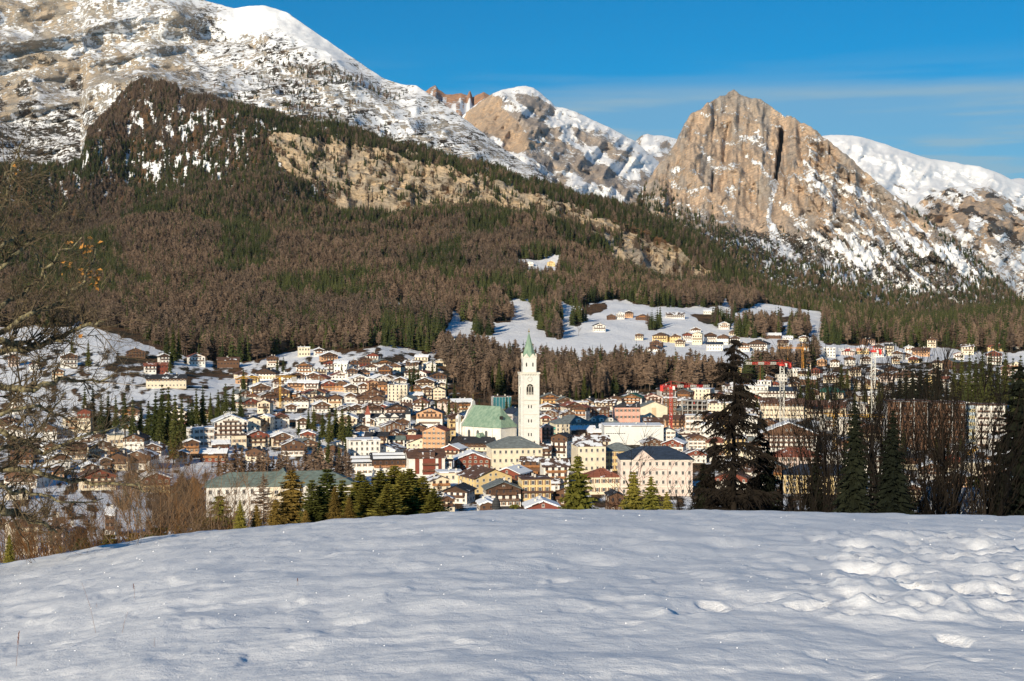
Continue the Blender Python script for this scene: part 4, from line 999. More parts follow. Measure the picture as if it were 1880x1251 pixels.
ZONES = dict(
    lm="beside the far-left snow meadow", lb="low left behind bare branches", v1="under the larch wood", v2="in the middle hillside village",
    v3="around the hotel with roof letters", v4="on the slope left of the church", c1="just left of the church", c2="below the church and tower",
    c3="right of the bell tower", c4="around the red crane", c5="behind the dark larch", me="on the upper snow meadow",
    mh="in the upper meadow hamlet", rt="on the far right wooded slope", rb="behind the right-hand bare trees")
TABLE = """
lm 0 28 631 652 f w s 3 8 .4|lm 11 33 654 674 f p t 3 -5 .3|lm 107 136 648 676 f w s 3 10 .35|lm 92 116 677 697 f c s 2 -8 .3|lm 50 68 668 682 f w t 2 5 0|lm 227 263 639 656 f b n 2 0 .5|lm 287 309 648 666 f w s 2 10 .35|lm 261 285 668 687 s w t 2 5 .3|lm 284 307 666 687 s r t 2 5 .6|lm 264 338 690 714 s c k 2 4 .4|lm 290 318 686 700 f w s 2 -6 .3|lm 16 39 733 760 s w n 2 15 0
lb 110 140 760 800 s c m 3 8 0|lb 138 166 752 800 f c n 3 -10 .45|lb 94 119 783 802 f w s 2 12 0|lb 137 165 800 821 s w s 2 6 .3|lb 163 190 799 821 f w n 2 -12 .4|lb 192 212 820 840 f b n 2 10 .4|lb 194 220 800 826 t c g 1 8 0|lb 223 266 797 831 f w k 3 -16 .4|lb 70 100 815 835 f w s 2 6 .3|lb 40 72 800 824 s c s 2 8 .2|lb 5 40 780 806 f w s 2 -8 .3|lb 141 178 851 871 f c s 2 8 .3|lb 48 84 858 881 s w s 2 -6 .3|lb 84 111 856 880 f o s 2 10 .5|lb 240 256 872 898 f w n 2 0 .2|lb 0 44 896 918 s c s 2 5 .4|lb 178 204 840 862 f b s 2 -8 .6|lb 0 56 955 1019 s c n 3 14 0|lb 76 112 955 1019 s p m 4 -6 .1|lb 110 150 970 1010 f o m 3 12 .3|lb 185 206 937 985 s w s 3 -5 .1
v1 340 373 649 671 f w t 2 6 0|v1 396 438 657 676 s b n 1 -4 .5|v1 487 511 654 675 f w n 2 4 .5|v1 464 509 675 697 f w k 2 -15 .35|v1 546 567 638 655 t c s 2 6 0|v1 542 574 666 690 f w m 3 -10 .3|v1 584 618 649 665 f o s 2 6 .4|v1 592 614 664 688 f w n 3 8 .3|v1 612 640 666 688 s w s 2 -14 .1|v1 430 452 690 704 f o s 2 10 .5|v1 656 682 655 670 f r n 2 8 .6|v1 673 697 647 666 f w n 2 -12 .2|v1 669 692 669 681 f w n 2 6 .4|v1 693 720 670 687 f b m 2 -6 .5|v1 761 789 652 672 s c s 2 -16 0|v1 798 822 661 673 f c s 1 -6 0|v1 776 800 665 680 f w s 1 8 0|v1 650 678 678 693 f w m 2 10 .4|v1 574 594 640 655 f w s 2 5 .3
v2 450 475 688 704 f y s 2 -8 .4|v2 530 558 685 701 f w m 2 8 .45|v2 454 494 705 729 f w s 3 6 .3|v2 526 560 701 721 s o s 2 -10 .4|v2 556 586 702 722 s w s 2 -10 .3|v2 583 615 701 720 f o s 2 10 .55|v2 614 640 700 720 f o m 2 -8 .5|v2 629 655 706 722 f c s 2 6 .4|v2 449 475 726 743 f w t 2 -6 .2|v2 505 536 730 750 f c k 2 10 .4|v2 536 568 729 751 f w m 2 -8 .45|v2 574 599 728 748 f w n 2 8 .3|v2 600 629 726 750 f c n 2 -6 .3|v2 471 499 737 762 f c n 2 -18 0|v2 520 545 744 758 f w s 2 0 .3|v2 560 590 686 699 f w s 2 -5 .3|v2 570 604 738 758 f w s 2 8 .4|v2 630 652 724 742 f w s 2 8 .3
v3 496 529 762 788 f w t 3 4 .3|v3 340 362 788 822 t w s 3 6 0|v3 360 388 787 821 t w s 3 6 0|v3 446 491 790 819 f c m 3 6 .4|v3 491 534 793 819 f c s 3 8 .35|v3 422 448 800 821 t c n 1 6 0|v3 384 419 810 826 s r s 2 4 .4|v3 364 416 826 848 s r s 2 -10 .5|v3 330 362 806 832 f o s 2 10 .5|v3 316 345 826 850 f w m 2 -6 .4|v3 540 566 770 790 f w s 2 6 .3|v3 548 580 792 812 f c s 2 -6 .4
v4 671 694 699 723 f o t 4 6 0|v4 693 713 700 724 f o k 3 -10 .4|v4 712 748 708 738 t c m 5 -6 0|v4 650 679 725 748 f w n 3 8 .35|v4 678 706 727 749 f w n 3 -6 .35|v4 762 800 693 713 f c s 2 -8 .4|v4 773 793 709 733 f c s 3 4 .3|v4 750 776 722 738 s o s 2 6 .4|v4 655 675 704 722 f w s 2 8 .3|v4 700 722 688 702 f w s 2 8 .4|v4 722 748 692 708 f w s 2 -6 .3|v4 800 818 700 714 f c s 2 6 .2|v4 640 664 742 758 f c s 2 6 .4|v4 690 716 742 758 f w s 2 -8 .3
c1 643 676 783 799 f c g 2 12 .3|c1 642 686 797 812 s b s 2 8 .4|c1 695 741 779 797 f b m 3 8 .6|c1 700 745 792 815 f w n 3 -6 .15|c1 708 743 801 822 s w v 2 4 0|c1 741 778 800 822 s w t 2 4 0|c1 776 824 783 830 f o t 4 -14 0|c1 748 806 804 828 f c n 2 -14 0|c1 635 692 808 839 t w s 3 6 0|c1 820 850 761 799 f y n 3 8 .25|c1 824 850 792 812 t y n 2 8 0|c1 690 720 764 780 f c s 2 6 .4|c1 740 766 790 806 f c m 2 -6 .3|c1 655 690 770 786 f c s 2 -8 .3|c1 720 750 770 788 f w m 2 8 .5
c2 829 909 806 830 s c k 2 -10 .5|c2 831 899 831 868 f r s 3 4 0|c2 955 997 840 880 s d m 3 -6 .6|c2 800 846 868 886 t c s 1 6 0|c2 815 868 893 925 f w k 2 -18 .2|c2 800 835 912 942 f c m 2 8 .3|c2 808 830 846 874 t w n 2 -5 0|c2 990 1014 820 846 s w m 3 6 .4|c2 880 915 918 946 f w s 2 8 .5|c2 1000 1030 880 905 s w m 3 4 .4
c3 990 1018 782 815 f s m 4 8 0|c3 1014 1050 799 844 f w k 4 -20 .35|c3 1047 1094 785 805 s d s 2 6 .7|c3 1078 1112 791 810 s d s 2 8 .7|c3 1041 1120 803 832 s c m 2 8 0|c3 1010 1050 741 752 s d k 1 6 .6|c3 1050 1080 738 752 t c s 2 6 0|c3 1076 1105 745 764 f c m 2 8 .3|c3 996 1030 752 768 f b m 2 -8 .6|c3 1025 1062 754 770 f c m 2 10 .3|c3 990 1012 764 784 f c s 2 6 .3|c3 1085 1120 748 766 s r n 2 6 .6|c3 1008 1040 768 784 f w m 2 -8 .3|c3 1100 1135 782 802 s c s 2 5 .3|c3 990 1020 740 752 f w s 1 6 .3
c4 1119 1143 726 747 f w n 2 6 .45|c4 1143 1184 722 746 f w e 3 -8 .2|c4 1180 1218 724 745 f p t 3 6 0|c4 1219 1243 731 763 t b s 4 6 0|c4 1219 1262 766 794 s o n 3 6 .3|c4 1260 1290 766 796 t w s 3 4 0|c4 1178 1222 806 835 f w m 3 10 .4|c4 1218 1262 808 838 f w s 3 -10 .4|c4 1136 1176 742 760 s p m 2 6 .2|c4 1262 1300 800 826 f w n 3 8 .3|c4 1290 1330 780 812 t w s 3 -4 0|c4 1300 1345 735 760 s c m 3 6 0|c4 1255 1300 826 850 f w m 2 8 .3|c4 1300 1340 760 784 s y n 3 6 0|c4 1190 1220 792 812 f w m 2 6 .4
c5 1392 1466 714 732 s w u 2 3 0|c5 1398 1480 732 767 s c n 3 3 .35|c5 1478 1557 736 767 s c n 3 3 .35|c5 1392 1436 768 792 f o n 2 -8 .9|c5 1398 1504 774 828 f w s 4 6 .2|c5 1424 1512 824 868 h p t 3 6 0|c5 1447 1583 857 908 h y u 3 3 0|c5 1504 1554 712 732 h c e 2 -6 .2|c5 1370 1412 712 732 t w s 2 3 0|c5 1446 1470 676 690 t w s 1 3 0|c5 1470 1491 657 678 f c n 3 8 0|c5 1470 1500 694 708 s b s 1 4 .5|c5 1500 1520 658 672 f o s 2 6 0|c5 1526 1545 660 674 f w m 2 -6 .3|c5 1552 1573 656 672 f w n 2 8 .3|c5 1540 1570 690 706 f c m 2 6 .4|c5 1345 1392 764 800 t w s 4 4 0|c5 1330 1372 800 840 s y m 3 6 0|c5 1560 1600 770 800 f c m 3 -6 .3|c5 1540 1600 800 840 f p m 3 8 .3|c5 1590 1640 830 870 s w s 3 5 .2|c5 1575 1630 720 742 s c m 2 5 .3
me 1131 1147 574 587 f w s 2 8 0|me 1147 1164 571 584 f o s 2 -6 .3|me 1114 1131 577 587 f b n 1 8 .5|me 1168 1194 579 590 f b n 1 -8 .6|me 1222 1258 574 585 s w m 2 4 .3|me 1291 1312 568 576 s w s 1 4 0|me 1088 1112 593 609 f w k 2 8 0|me 1166 1183 612 625 f c m 2 -6 .4|me 1004 1020 487 497 f y s 1 0 0|me 966 980 489 497 f w s 1 0 0|me 760 776 574 588 f c s 2 6 .3
mh 1200 1230 611 628 f y n 2 -12 .1|mh 1229 1251 613 629 f y m 2 8 .2|mh 1253 1272 611 628 f w n 2 8 .3|mh 1272 1292 610 633 f c v 2 -6 0|mh 1294 1317 611 630 f w n 2 8 .4|mh 1297 1329 629 645 s w u 2 4 0|mh 1267 1288 602 611 f w s 1 6 .4|mh 1318 1341 614 632 f w n 2 -8 .4|mh 1355 1378 630 647 f w k 2 6 .3|mh 1376 1415 625 644 f w k 2 -14 .3|mh 1406 1436 611 621 s b s 1 3 .6|mh 1437 1457 617 623 s w s 1 3 0|mh 1468 1486 617 628 f c s 1 4 .2|mh 1340 1360 616 632 f w m 2 6 .3|mh 1240 1260 622 636 f c m 2 -6 .3|mh 1385 1404 606 612 f r s 1 4 .4
rt 1514 1535 639 656 t w s 3 6 0|rt 1575 1597 635 651 h y s 2 6 0|rt 1604 1625 633 656 f w n 3 8 .2|rt 1627 1645 633 654 s c k 3 -12 0|rt 1638 1655 655 668 f c n 2 6 .2|rt 1662 1681 636 648 f w s 2 6 0|rt 1677 1710 640 656 s o n 2 4 .4|rt 1704 1722 622 640 f c n 2 -6 .2|rt 1766 1790 632 650 s c m 2 8 .2|rt 1816 1846 629 645 f y n 2 6 .4|rt 1814 1843 645 670 f w m 4 8 .3|rt 1833 1857 608 616 f w s 1 6 0|rt 1860 1882 612 630 f w m 3 -6 0|rt 1580 1604 654 668 f w s 2 6 .3|rt 1548 1574 640 652 f p s 2 -6 .2|rt 1655 1676 650 662 f w s 2 8 .3|rt 1735 1752 614 622 s w s 1 4 0|rt 1560 1584 672 690 f c m 2 6 .4|rt 1600 1626 676 692 f w s 2 -8 .3
rb 1712 1788 727 745 t c s 2 5 .4|rb 1785 1812 718 735 t p s 2 6 0|rb 1842 1884 706 740 t w s 4 -5 0|rb 1640 1712 728 748 t p n 2 5 .3|rb 1690 1740 850 880 f w s 2 6 .4|rb 1745 1790 868 895 f o s 2 -8 .4|rb 1600 1650 880 915 f w m 3 6 .3|rb 1820 1870 800 830 s w s 2 6 0|rb 1660 1700 890 920 f c s 2 6 .3|rb 1780 1830 735 752 s o s 2 5 .4
"""
for row in TABLE.replace("\n", "|").split("|"):
    q = row.split()
    if not q: continue
    house(q[0], *map(float, q[1:5]), q[5], q[6], q[7], int(q[8]), float(q[9]), float(q[10]) * (.62 if q[6] not in 'brd' else 1))
# ------------------------------------------------------------------ landmark buildings
def place(px, py, yaw=0, r=None):
    x, y, z, rg = LAND.hit(px, py)
    if r is not None: y = rg = r; x = (px - 940) / F * r / math.cos(PITCH); z = 90 + ray(px, py)[1] * r
    return (x, y, z), -math.atan2(x, y) + math.radians(yaw), rg / F
def arch_pts(w, h, n=8):
    """outline of a round-headed opening, bottom centre at 0"""
    r = w / 2
    return [(-r, 0), (r, 0)] + [(r * math.cos(math.pi * i / n), h - r + r * math.sin(math.pi * i / n)) for i in range(n + 1)]
def arch_mesh(w, h, y0, y1, mat, nm="arched_window"):
    return prism(arch_pts(w, h), y0, y1, mat, nm)
def part(nm, b, mat, root, smooth=False):
    return obj(nm, b.mesh(nm, mat, smooth), root)

t = NT("tower_ashlar", 0.9, 0.15)
bt = t.node('ShaderNodeTexBrick'); bt.inputs['Scale'].default_value = 1.0
bt.inputs['Brick Width'].default_value = 1.5; bt.inputs['Row Height'].default_value = 0.75; bt.inputs['Mortar Size'].default_value = 0.035
bt.inputs['Color1'].default_value = (0.77, 0.75, 0.70, 1); bt.inputs['Color2'].default_value = (0.70, 0.68, 0.63, 1); bt.inputs['Mortar'].default_value = (0.50, 0.48, 0.45, 1)
mpv = t.pos((1, 1, 1), (math.pi / 2, 0, 0), True); t.l.new(mpv, bt.inputs['Vector'])
t.col(t.mix(t.rng(t.noise(t.pos(), 0.25, 4), 0.3, 0.7), bt.outputs[0], (0.76, 0.72, 0.65), 'MULTIPLY'))
t.col(bt.outputs[0])
M_ASH = t.m
t = NT("copper_patina", 0.75, 0.3)
n = t.noise(t.pos((1, 1, 0.3)), 0.6, 5)
t.col(t.mix(t.rng(n, 0.3, 0.7), (0.17, 0.27, 0.20), (0.29, 0.39, 0.29)))
M_COPPER = t.m
M_GOLD = plain("gilded_metal", (0.7, 0.45, 0.12), 0.35, 0.1, 1, 0.5, 0.8)

# --- bell tower
loc, rz, k = place(971, 829, 7)
tw = empty("bell_tower", loc, rz, label="tall pale stone bell tower with clock and green copper spire", category="tower")
W = 34.5 * k; hw = W / 2
def ty(py): return (829 - py) * k
b = MB(); b.box(-hw + .25, hw - .25, -hw + .25, hw - .25, -4, ty(688)); part("shaft", b, M_ASH, tw)
for sx in (-1, 1):
    for sy in (-1, 1):
        b = MB(); x0, x1 = sorted((sx * hw, sx * (hw - 1.5))); y0, y1 = sorted((sy * hw, sy * (hw - 1.5)))
        b.box(x0, x1, y0, y1, -4, ty(690)); part("corner_pilaster", b, M_ASH, tw)
for py, th, ov in ((737, .5, .18), (737 + 8, .25, .08), (688, .9, .5), (763, .3, .1), (788, .3, .1), (812, .35, .12)):
    b = MB(); z = ty(py); b.box(-hw - ov, hw + ov, -hw - ov, hw + ov, z - th / 2, z + th / 2); part("cornice", b, M_STONE, tw)
b = MB()
for i in range(7):                       # corbel table under the belfry cornice
    x = -hw + .9 + (W - 1.8) * i / 6
    b.box(x - .3, x + .3, -hw - .35, -hw + .3, ty(688) - 1.25, ty(688) - .46)
    b.box(-hw - .35, -hw + .3, x - .3, x + .3, ty(688) - 1.25, ty(688) - .46)
part("corbel_table", b, M_STONE, tw)
def face_put(nm, me, side, z, x=0.0, off_=0.0):
    o = obj(nm, me, tw)
    if side == 0: o.location = (x, -hw + .25 - off_, z)
    else: o.location = (-hw + .25 - off_, x, z); o.rotation_euler = (0, 0, -math.pi / 2)
    return o
for side in (0, 1):
    o = face_put("belfry_window", arch_mesh(4.1, 6.2, -.04, .2, M_DARK, "belfry_window"), side, ty(727))
    for x in (-.72, .72):
        b = MB(); b.bar((x, -.12, 0), (x, -.12, 4.4), .16, 0, .16, 6); obj("mullion", b.mesh("mullion", M_STONE), o)
    b = MB()
    for q in range(12):
        a0, a1 = math.pi * q / 12, math.pi * (q + 1) / 12
        b.bar((2.15 * math.cos(a0), -.12, 4.15 + 2.15 * math.sin(a0)), (2.15 * math.cos(a1), -.12, 4.15 + 2.15 * math.sin(a1)), .2, 0, .2, 4)
        for cx0 in (-1.42, 0, 1.42):
            b.bar((cx0 + .66 * math.cos(a0), -.1, 4.1 + .7 * math.sin(a0)), (cx0 + .66 * math.cos(a1), -.1, 4.1 + .7 * math.sin(a1)), .12, 0, .12, 4)
    b.bar((-.6, -.1, 5.2), (.6, -.1, 5.2), .1); b.box(-2.3, 2.3, -.3, .1, -.35, .0)
    for z in (0.5, 0.9, 1.3): b.box(-1.95, 1.95, -.1, 0, z, z + .1)
    obj("tracery", b.mesh("tracery", M_STONE), o)
    b = MB(); b.bar((0, -.05, 0), (0, .2, 0), 1.25, 0, 1.25, 24)
    c = face_put("clock_face", b.mesh("clock_face", plain("clock_white", (0.80, 0.78, 0.72), .7, .05)), side, ty(699))
    b = MB()
    for q in range(24):
        a0, a1 = 2 * math.pi * q / 24, 2 * math.pi * (q + 1) / 24
        b.bar((1.28 * math.cos(a0), -.08, 1.28 * math.sin(a0)), (1.28 * math.cos(a1), -.08, 1.28 * math.sin(a1)), .13, 0, .13, 4)
    for q in range(12):
        a = math.pi * q / 6; b.bar((.88 * math.cos(a), -.08, .88 * math.sin(a)), (1.1 * math.cos(a), -.08, 1.1 * math.sin(a)), .06)
    obj("dial_ring", b.mesh("dial_ring", plain("dial_grey", (0.30, 0.28, 0.26), .8, .1)), c)
    for L, a in ((.62, 2.2), (.95, 0.7)):
        b = MB(); b.bar((0, -.12, 0), (L * math.cos(a), -.12, L * math.sin(a)), .09, 0, .03); obj("clock_hand", b.mesh("clock_hand", M_DARK), c)
    for py in (749, 775, 800):
        for x in (-.8, .8): face_put("slit_window", arch_mesh(.62, 1.9, -.03, .2, M_DARK, "slit_window"), side, ty(py) - 1, x)
    for x in (-2.6, 0, 2.6): face_put("base_arch", arch_mesh(.9, 2.6, -.03, .2, M_DARK, "base_arch"), side, ty(819), x)
W2 = 24.5 * k; h2 = W2 / 2
us_ = obj("upper_stage", None)
b = MB(); b.box(-h2, h2, -h2, h2, ty(688), ty(660)); us_.data if False else None
bpy.data.objects.remove(us_)
us_ = part("upper_stage", b, M_ASH, tw)
for side in (0, 1):
    for x in (-1.9, 1.9):
        o = obj("slit_window", arch_mesh(.75, 2.3, -.03, .2, M_DARK, "slit_window"), us_)
        o.location = (x, -h2 - .01, ty(676)) if side == 0 else (-h2 - .01, x, ty(676))
        if side: o.rotation_euler = (0, 0, -math.pi / 2)
    for sg in (-1, 1):
        for j, x in enumerate((-h2 * .5, h2 * .5)):
            me = prism([(-h2 * .5, 0), (h2 * .5, 0), (0, 2.5)], -.2, .35, M_STONE, "gablet")
            o = obj("gablet", me, us_)
            o.location = (x, sg * (h2 + .02), ty(660)) if side == 0 else (sg * (h2 + .02), x, ty(660))
            if side: o.rotation_euler = (0, 0, math.pi / 2)
b = MB()
for sx in (-1, 1):
    for sy in (-1, 1): b.bar((sx * h2, sy * h2, ty(662)), (sx * h2, sy * h2, ty(656)), .38, 0, .1, 6)
part("corner_pinnacle", b, M_STONE, tw)
b = MB()
ring = []
for i in range(8):
    a = math.pi / 8 + math.pi * i / 4; ring.append((h2 * 1.04 * math.cos(a), h2 * 1.04 * math.sin(a), ty(660)))
ap = (0, 0, ty(612.5))
for i in range(8):
    b.tri(ring[i], ring[(i + 1) % 8], ap); b.bar(ring[i], ap, .09, 0, .05, 4)
b.box(-h2 * .98, h2 * .98, -h2 * .98, h2 * .98, ty(660) - .05, ty(660) + .05)
part("spire", b, M_COPPER, tw)
b = MB()
b.bar((0, 0, ty(613.5)), (0, 0, ty(606)), .1); b.bar((-.6, 0, ty(608.5)), (.6, 0, ty(608.5)), .09)
for q in range(6):
    a0, a1 = -math.pi / 2 + math.pi * q / 6, -math.pi / 2 + math.pi * (q + 1) / 6
    b.bar((0, 0, ty(612) + .55 * math.sin(a0)), (0, 0, ty(612) + .55 * math.sin(a1)), max(.55 * math.cos(a0), .02), 0, max(.55 * math.cos(a1), .02), 8)
part("cross", b, M_GOLD, tw)

# --- parish church
loc, rz, k = place(900, 824, -42)
ch = empty("church", loc, rz, label="white parish church with long green copper roof beside the bell tower", category="church")
L, D, hw_, hr = 27.0, 19.5, 13.4, 11.6
WM = wall_mat('w')
b = MB(); b.box(-L / 2, L / 2 - 3, -D / 2, D / 2, -4, hw_); part("nave_wall", b, WM, ch)
b = MB()
oct_ = [(L / 2 - 3, -D / 2), (L / 2 + 1.2, -D / 2 + 2.6), (L / 2 + 1.2, D / 2 - 2.6), (L / 2 - 3, D / 2)]
for z0, z1 in ((-4, hw_),):
    kk = len(b.v); b.v += [(x, y, z0) for x, y in oct_] + [(x, y, z1) for x, y in oct_]
    for i in range(4):
        j = (i + 1) % 4; b.f.append((kk + i, kk + j, kk + 4 + j, kk + 4 + i)); b.m.append(0)
part("apse_wall", b, WM, ch)
b = MB(); o_ = .7; zr = hw_ + hr; k0 = len(b.v)
b.v += [(-L / 2, -D / 2 - o_, hw_ - .5), (L / 2 - 3, -D / 2 - o_, hw_ - .5), (L / 2 + 1.2 + o_, -D / 2 + 2.2, hw_ - .5), (L / 2 + 1.2 + o_, D / 2 - 2.2, hw_ - .5), (L / 2 - 3, D / 2 + o_, hw_ - .5), (-L / 2, D / 2 + o_, hw_ - .5), (-L / 2, 0, zr), (L / 2 - 5.5, 0, zr)]
for q in ((0, 1, 7, 6), (1, 2, 7), (2, 3, 7), (3, 4, 7), (4, 5, 6, 7), (0, 6, 5), (0, 5, 4, 3, 2, 1)): b.f.append(tuple(k0 + i for i in q)); b.m.append(0)
chr_ = part("roof", b, M_COPPER, ch)
b = MB()
for i in range(19):
    x = -L / 2 + 1 + i * (L - 4.5) / 18
    fr = 1 if x < L / 2 - 5.5 else max(0.05, 1 - (x - (L / 2 - 5.5)) / 6)
    b.bar((x, -D / 2 - o_, hw_ - .42), (x, (-D / 2 - o_) * (1 - fr), hw_ - .42 + (zr - hw_ + .42) * fr), .06)
obj("standing_seam", b.mesh("standing_seam", M_COPPER), chr_)
b = MB(); b.box(-1, 1, -1.3, .6, -1, .9); o = obj("dormer", b.mesh("dormer", [M_DARK]), chr_); o.location = (L / 2 - 1.6, -D / 2 + 6.3, hw_ + 5.2); o.rotation_euler = (0, 0, .7)
fac = [(-D / 2 - 1.2, -4), (D / 2 + 1.2, -4), (D / 2 + 1.2, hw_ + 1), (D / 2 - .5, hw_ + 2.2), (D / 2 - 2.5, hw_ + 4.2), (D / 2 - 5.2, hw_ + 8.6), (1.6, hw_ + 11.6), (1.2, zr + 2.2), (0, zr + 3.2), (-1.2, zr + 2.2), (-1.6, hw_ + 11.6), (-D / 2 + 5.2, hw_ + 8.6), (-D / 2 + 2.5, hw_ + 4.2), (-D / 2 + .5, hw_ + 2.2), (-D / 2 - 1.2, hw_ + 1)]
obj("facade_gable", prism(fac, -L / 2 - 1.0, -L / 2 - .02, WM, "facade_gable", 'x'), ch)
b = MB(); b.bar((-L / 2 - .5, 0, zr + 3.2), (-L / 2 - .5, 0, zr + 6.6), .13); b.bar((-L / 2 - .5, -.7, zr + 5.6), (-L / 2 - .5, .7, zr + 5.6), .11); part("cross", b, M_GOLD, ch)
b = MB(); b.box(-L / 2 - 3.2, -L / 2 - 1.02, -D / 2 - 2.6, -D / 2 - .4, -4, hw_ + 5.2); b.bar((-L / 2 - 2.1, -D / 2 - 1.5, hw_ + 5.2), (-L / 2 - 2.1, -D / 2 - 1.5, hw_ + 6.6), 1.5, 0, .1, 4); st_ = part("stair_turret", b, WM, ch)
o = obj("turret_opening", arch_mesh(.8, 2.2, -.03, .1, M_DARK, "turret_opening"), st_); o.location = (-L / 2 - 2.1, -D / 2 - 2.61, hw_ + 1.8)
for x in (-8.2, -1.2, 5.6):
    o = obj("arched_window", arch_mesh(1.9, 4.8, -.05, .2, M_GLASS, "arched_window"), ch); o.location = (x, -D / 2, 6.2)
    f = MB(); f.box(-1.2, 1.2, -.16, .1, -.3, 0); f.box(-.05, .05, -.1, 0, 0, 4.6); obj("sill", f.mesh("sill", M_STONE), o)
for x in (-L / 2 + 1.2, -4.7, 2.2, L / 2 - 3.4):
    b = MB(); b.box(x - .5, x + .5, -D / 2 - .45, -D / 2, -4, hw_ - 1); part("buttress", b, WM, ch)
b = MB(); b.box(-3.4, 3.4, -3.4, 1, -4, 4.8); b.v += []; o = part("sacristy", b, WM, ch); o.location = (3.2, -D / 2 - 1.2, 0)
me = prism([(-3.9, 4.6), (3.9, 4.6), (0, 9.8)], -3.8, 1.2, M_COPPER, "sacristy_roof"); o2 = obj("sacristy_roof", me, o)

# --- single buildings known by their own looks
def strips(info, root, n, mat=M_ROOFSNOW):
    """snow left in lengthwise strips on the front slope of an eaves-front roof"""
    w, d, h, g = info['w'], info['d'], info['h'], info['g']
    for i in range(n):
        f0 = (i + .12) / n; f1 = (i + .78) / n
        b = MB(); e = d / 2 + .8
        def P(x, f, up): return (x, -e * (1 - f), h + g - g / (d / 2) * e * (1 - f) + .34 + up)
        a = w * .47
        b.quad(P(-a, f0, .12), P(a, f0, .12), P(a, f1, .12), P(-a, f1, .12)); b.quad(P(-a, f0, 0), P(a, f0, 0), P(a, f0, .12), P(-a, f0, .12))
        obj("snow_strip", b.mesh("snow_strip", mat), info['roof'])
house('c2', 897, 991, 804, 869, 'h', 'c', 'g', 3, 9, 0, "cream palace with grey hip roof and rows of windows below the tower", bal=False, d=20, name="palace")
house('c2', 848, 930, 862, 906, 'f', 'y', 'n', 3, 24, 0, "bright yellow gabled house with dark red-brown roof beside the road", bal=False, d=19, name="yellow_house")
R_, I_ = house('c2', 955, 1008, 881, 930, 't', 'y', 'n', 4, 8, 0, "yellow hotel with two flat brown roof tiers", bal=False, d=14, name="hotel")
b = MB(); b.box(-I_['w'] / 2 - 1, I_['w'] / 2 + 1, -I_['d'] / 2 - 1.3, -I_['d'] / 2 + .2, I_['h'] * .52, I_['h'] * .58); part("canopy", b, roof_mat('n'), R_)
house('c2', 992, 1045, 845, 902, 's', 'w', 'm', 4, 8, 0, "white terraced hotel with long balconies behind the lone spruce", bal=True, d=13, name="hotel")
R_, I_ = house('c2', 961, 1029, 921, 948, 'f', 'o', 's', 1, 6, .8, "orange timber gable with snowy roof at the snow crest", bal=True, d=12, name="timber_house")
R_, I_ = house('c2', 874, 909, 922, 950, 'f', 'w', 's', 2, 8, .5, "small white chalet with timber gable next to the onion turret", d=10)
loc, rz, k = place(911, 950, 0)
ot = empty("onion_turret", loc, rz, label="white turret with dark onion dome beside the road", category="turret")
b = MB(); b.bar((0, 0, -3), (0, 0, 15 * k), 7.5 * k, 0, 7.5 * k, 8); part("turret_wall", b, WM, ot)
b = MB(); prof = [(9, 15), (9.4, 17), (8, 20), (8.6, 24), (7.4, 29), (4.5, 33), (2.2, 36), (1.0, 40), (.4, 46)]
for (r0, z0), (r1, z1) in zip(prof[:-1], prof[1:]): b.bar((0, 0, z0 * k), (0, 0, z1 * k), r0 * k * .95, 0, r1 * k * .95, 12)
part("onion_dome", b, plain("dark_shingle", (0.05, 0.052, 0.055), .8, .2, 2), ot, True)
for a in range(4):
    o = obj("arched_window", arch_mesh(.9, 2.0, -.04, .2, M_GLASS, "arched_window"), ot); an = math.pi / 2 * a
    o.location = (7.1 * k * math.sin(an), -7.1 * k * math.cos(an), 6 * k); o.rotation_euler = (0, 0, an)
R_, I_ = house('c1', 741, 814, 826, 876, 's', 'w', 'n', 3, 8, 0, "white house with dark red timber bays and brown roof dormer", bal=False, d=16, name="white_house", wins='none')
w, d, h = I_['w'], I_['d'], I_['h']
for x, ww, zz0 in ((-w * .27, 2.0, .2), (w * .06, 6.2, .15), (w * .36, 1.6, .3)):
    b = MB(); b.box(x - ww / 2, x + ww / 2, -d / 2 - .25, -d / 2 + .1, h * zz0, h - .15); part("timber_bay", b, wall_mat('r'), R_)
for f in (.32, .62): child("balcony", BALC, R_, (w * .08, -d / 2 - .26, h * f), (7.4, 1.0, 1.1))
b = MB(); b.box(-4, 4, -d / 2 - .4, -1, h - .6, h + 2.6); part("roof_dormer", b, roof_mat('n'), R_)
for x in (-w * .42, -w * .1, w * .2): child("window", WIN['sill'], R_, (x, -d / 2 - .01, h * .3), (1.2, 1, 1.4))
R_, I_ = house('c1', 625, 684, 838, 872, 's', 'w', 'k', 2, 5, 0, "low white wing with black roof and snow strips", bal=False, d=12, name="white_house"); strips(I_, R_, 2)
R_, I_ = house('c1', 676, 745, 832, 872, 's', 'w', 'k', 2, 5, .42, "long white house with orange timber storey and snow-striped black roof", bal=True, d=12, name="white_house", balc=BALC_O); strips(I_, R_, 2)
R_, I_ = house('c1', 763, 815, 750, 788, 'f', 'o', 'u', 3, -6, 0, "orange gabled house with solar roof and white lower storeys", d=14, name="solar_house")
b = MB(); b.box(-I_['w'] / 2 - .1, I_['w'] / 2 + .1, -I_['d'] / 2 - .1, -I_['d'] / 2 + 2, -3, I_['h'] * .62); part("white_storey", b, WM, R_)
R_, I_ = house('c1', 655, 752, 763, 786, 's', 'w', 'k', 2, 5, 0, "long white manor with black roof and pointed end turrets", bal=False, d=11, name="manor", cat="manor")
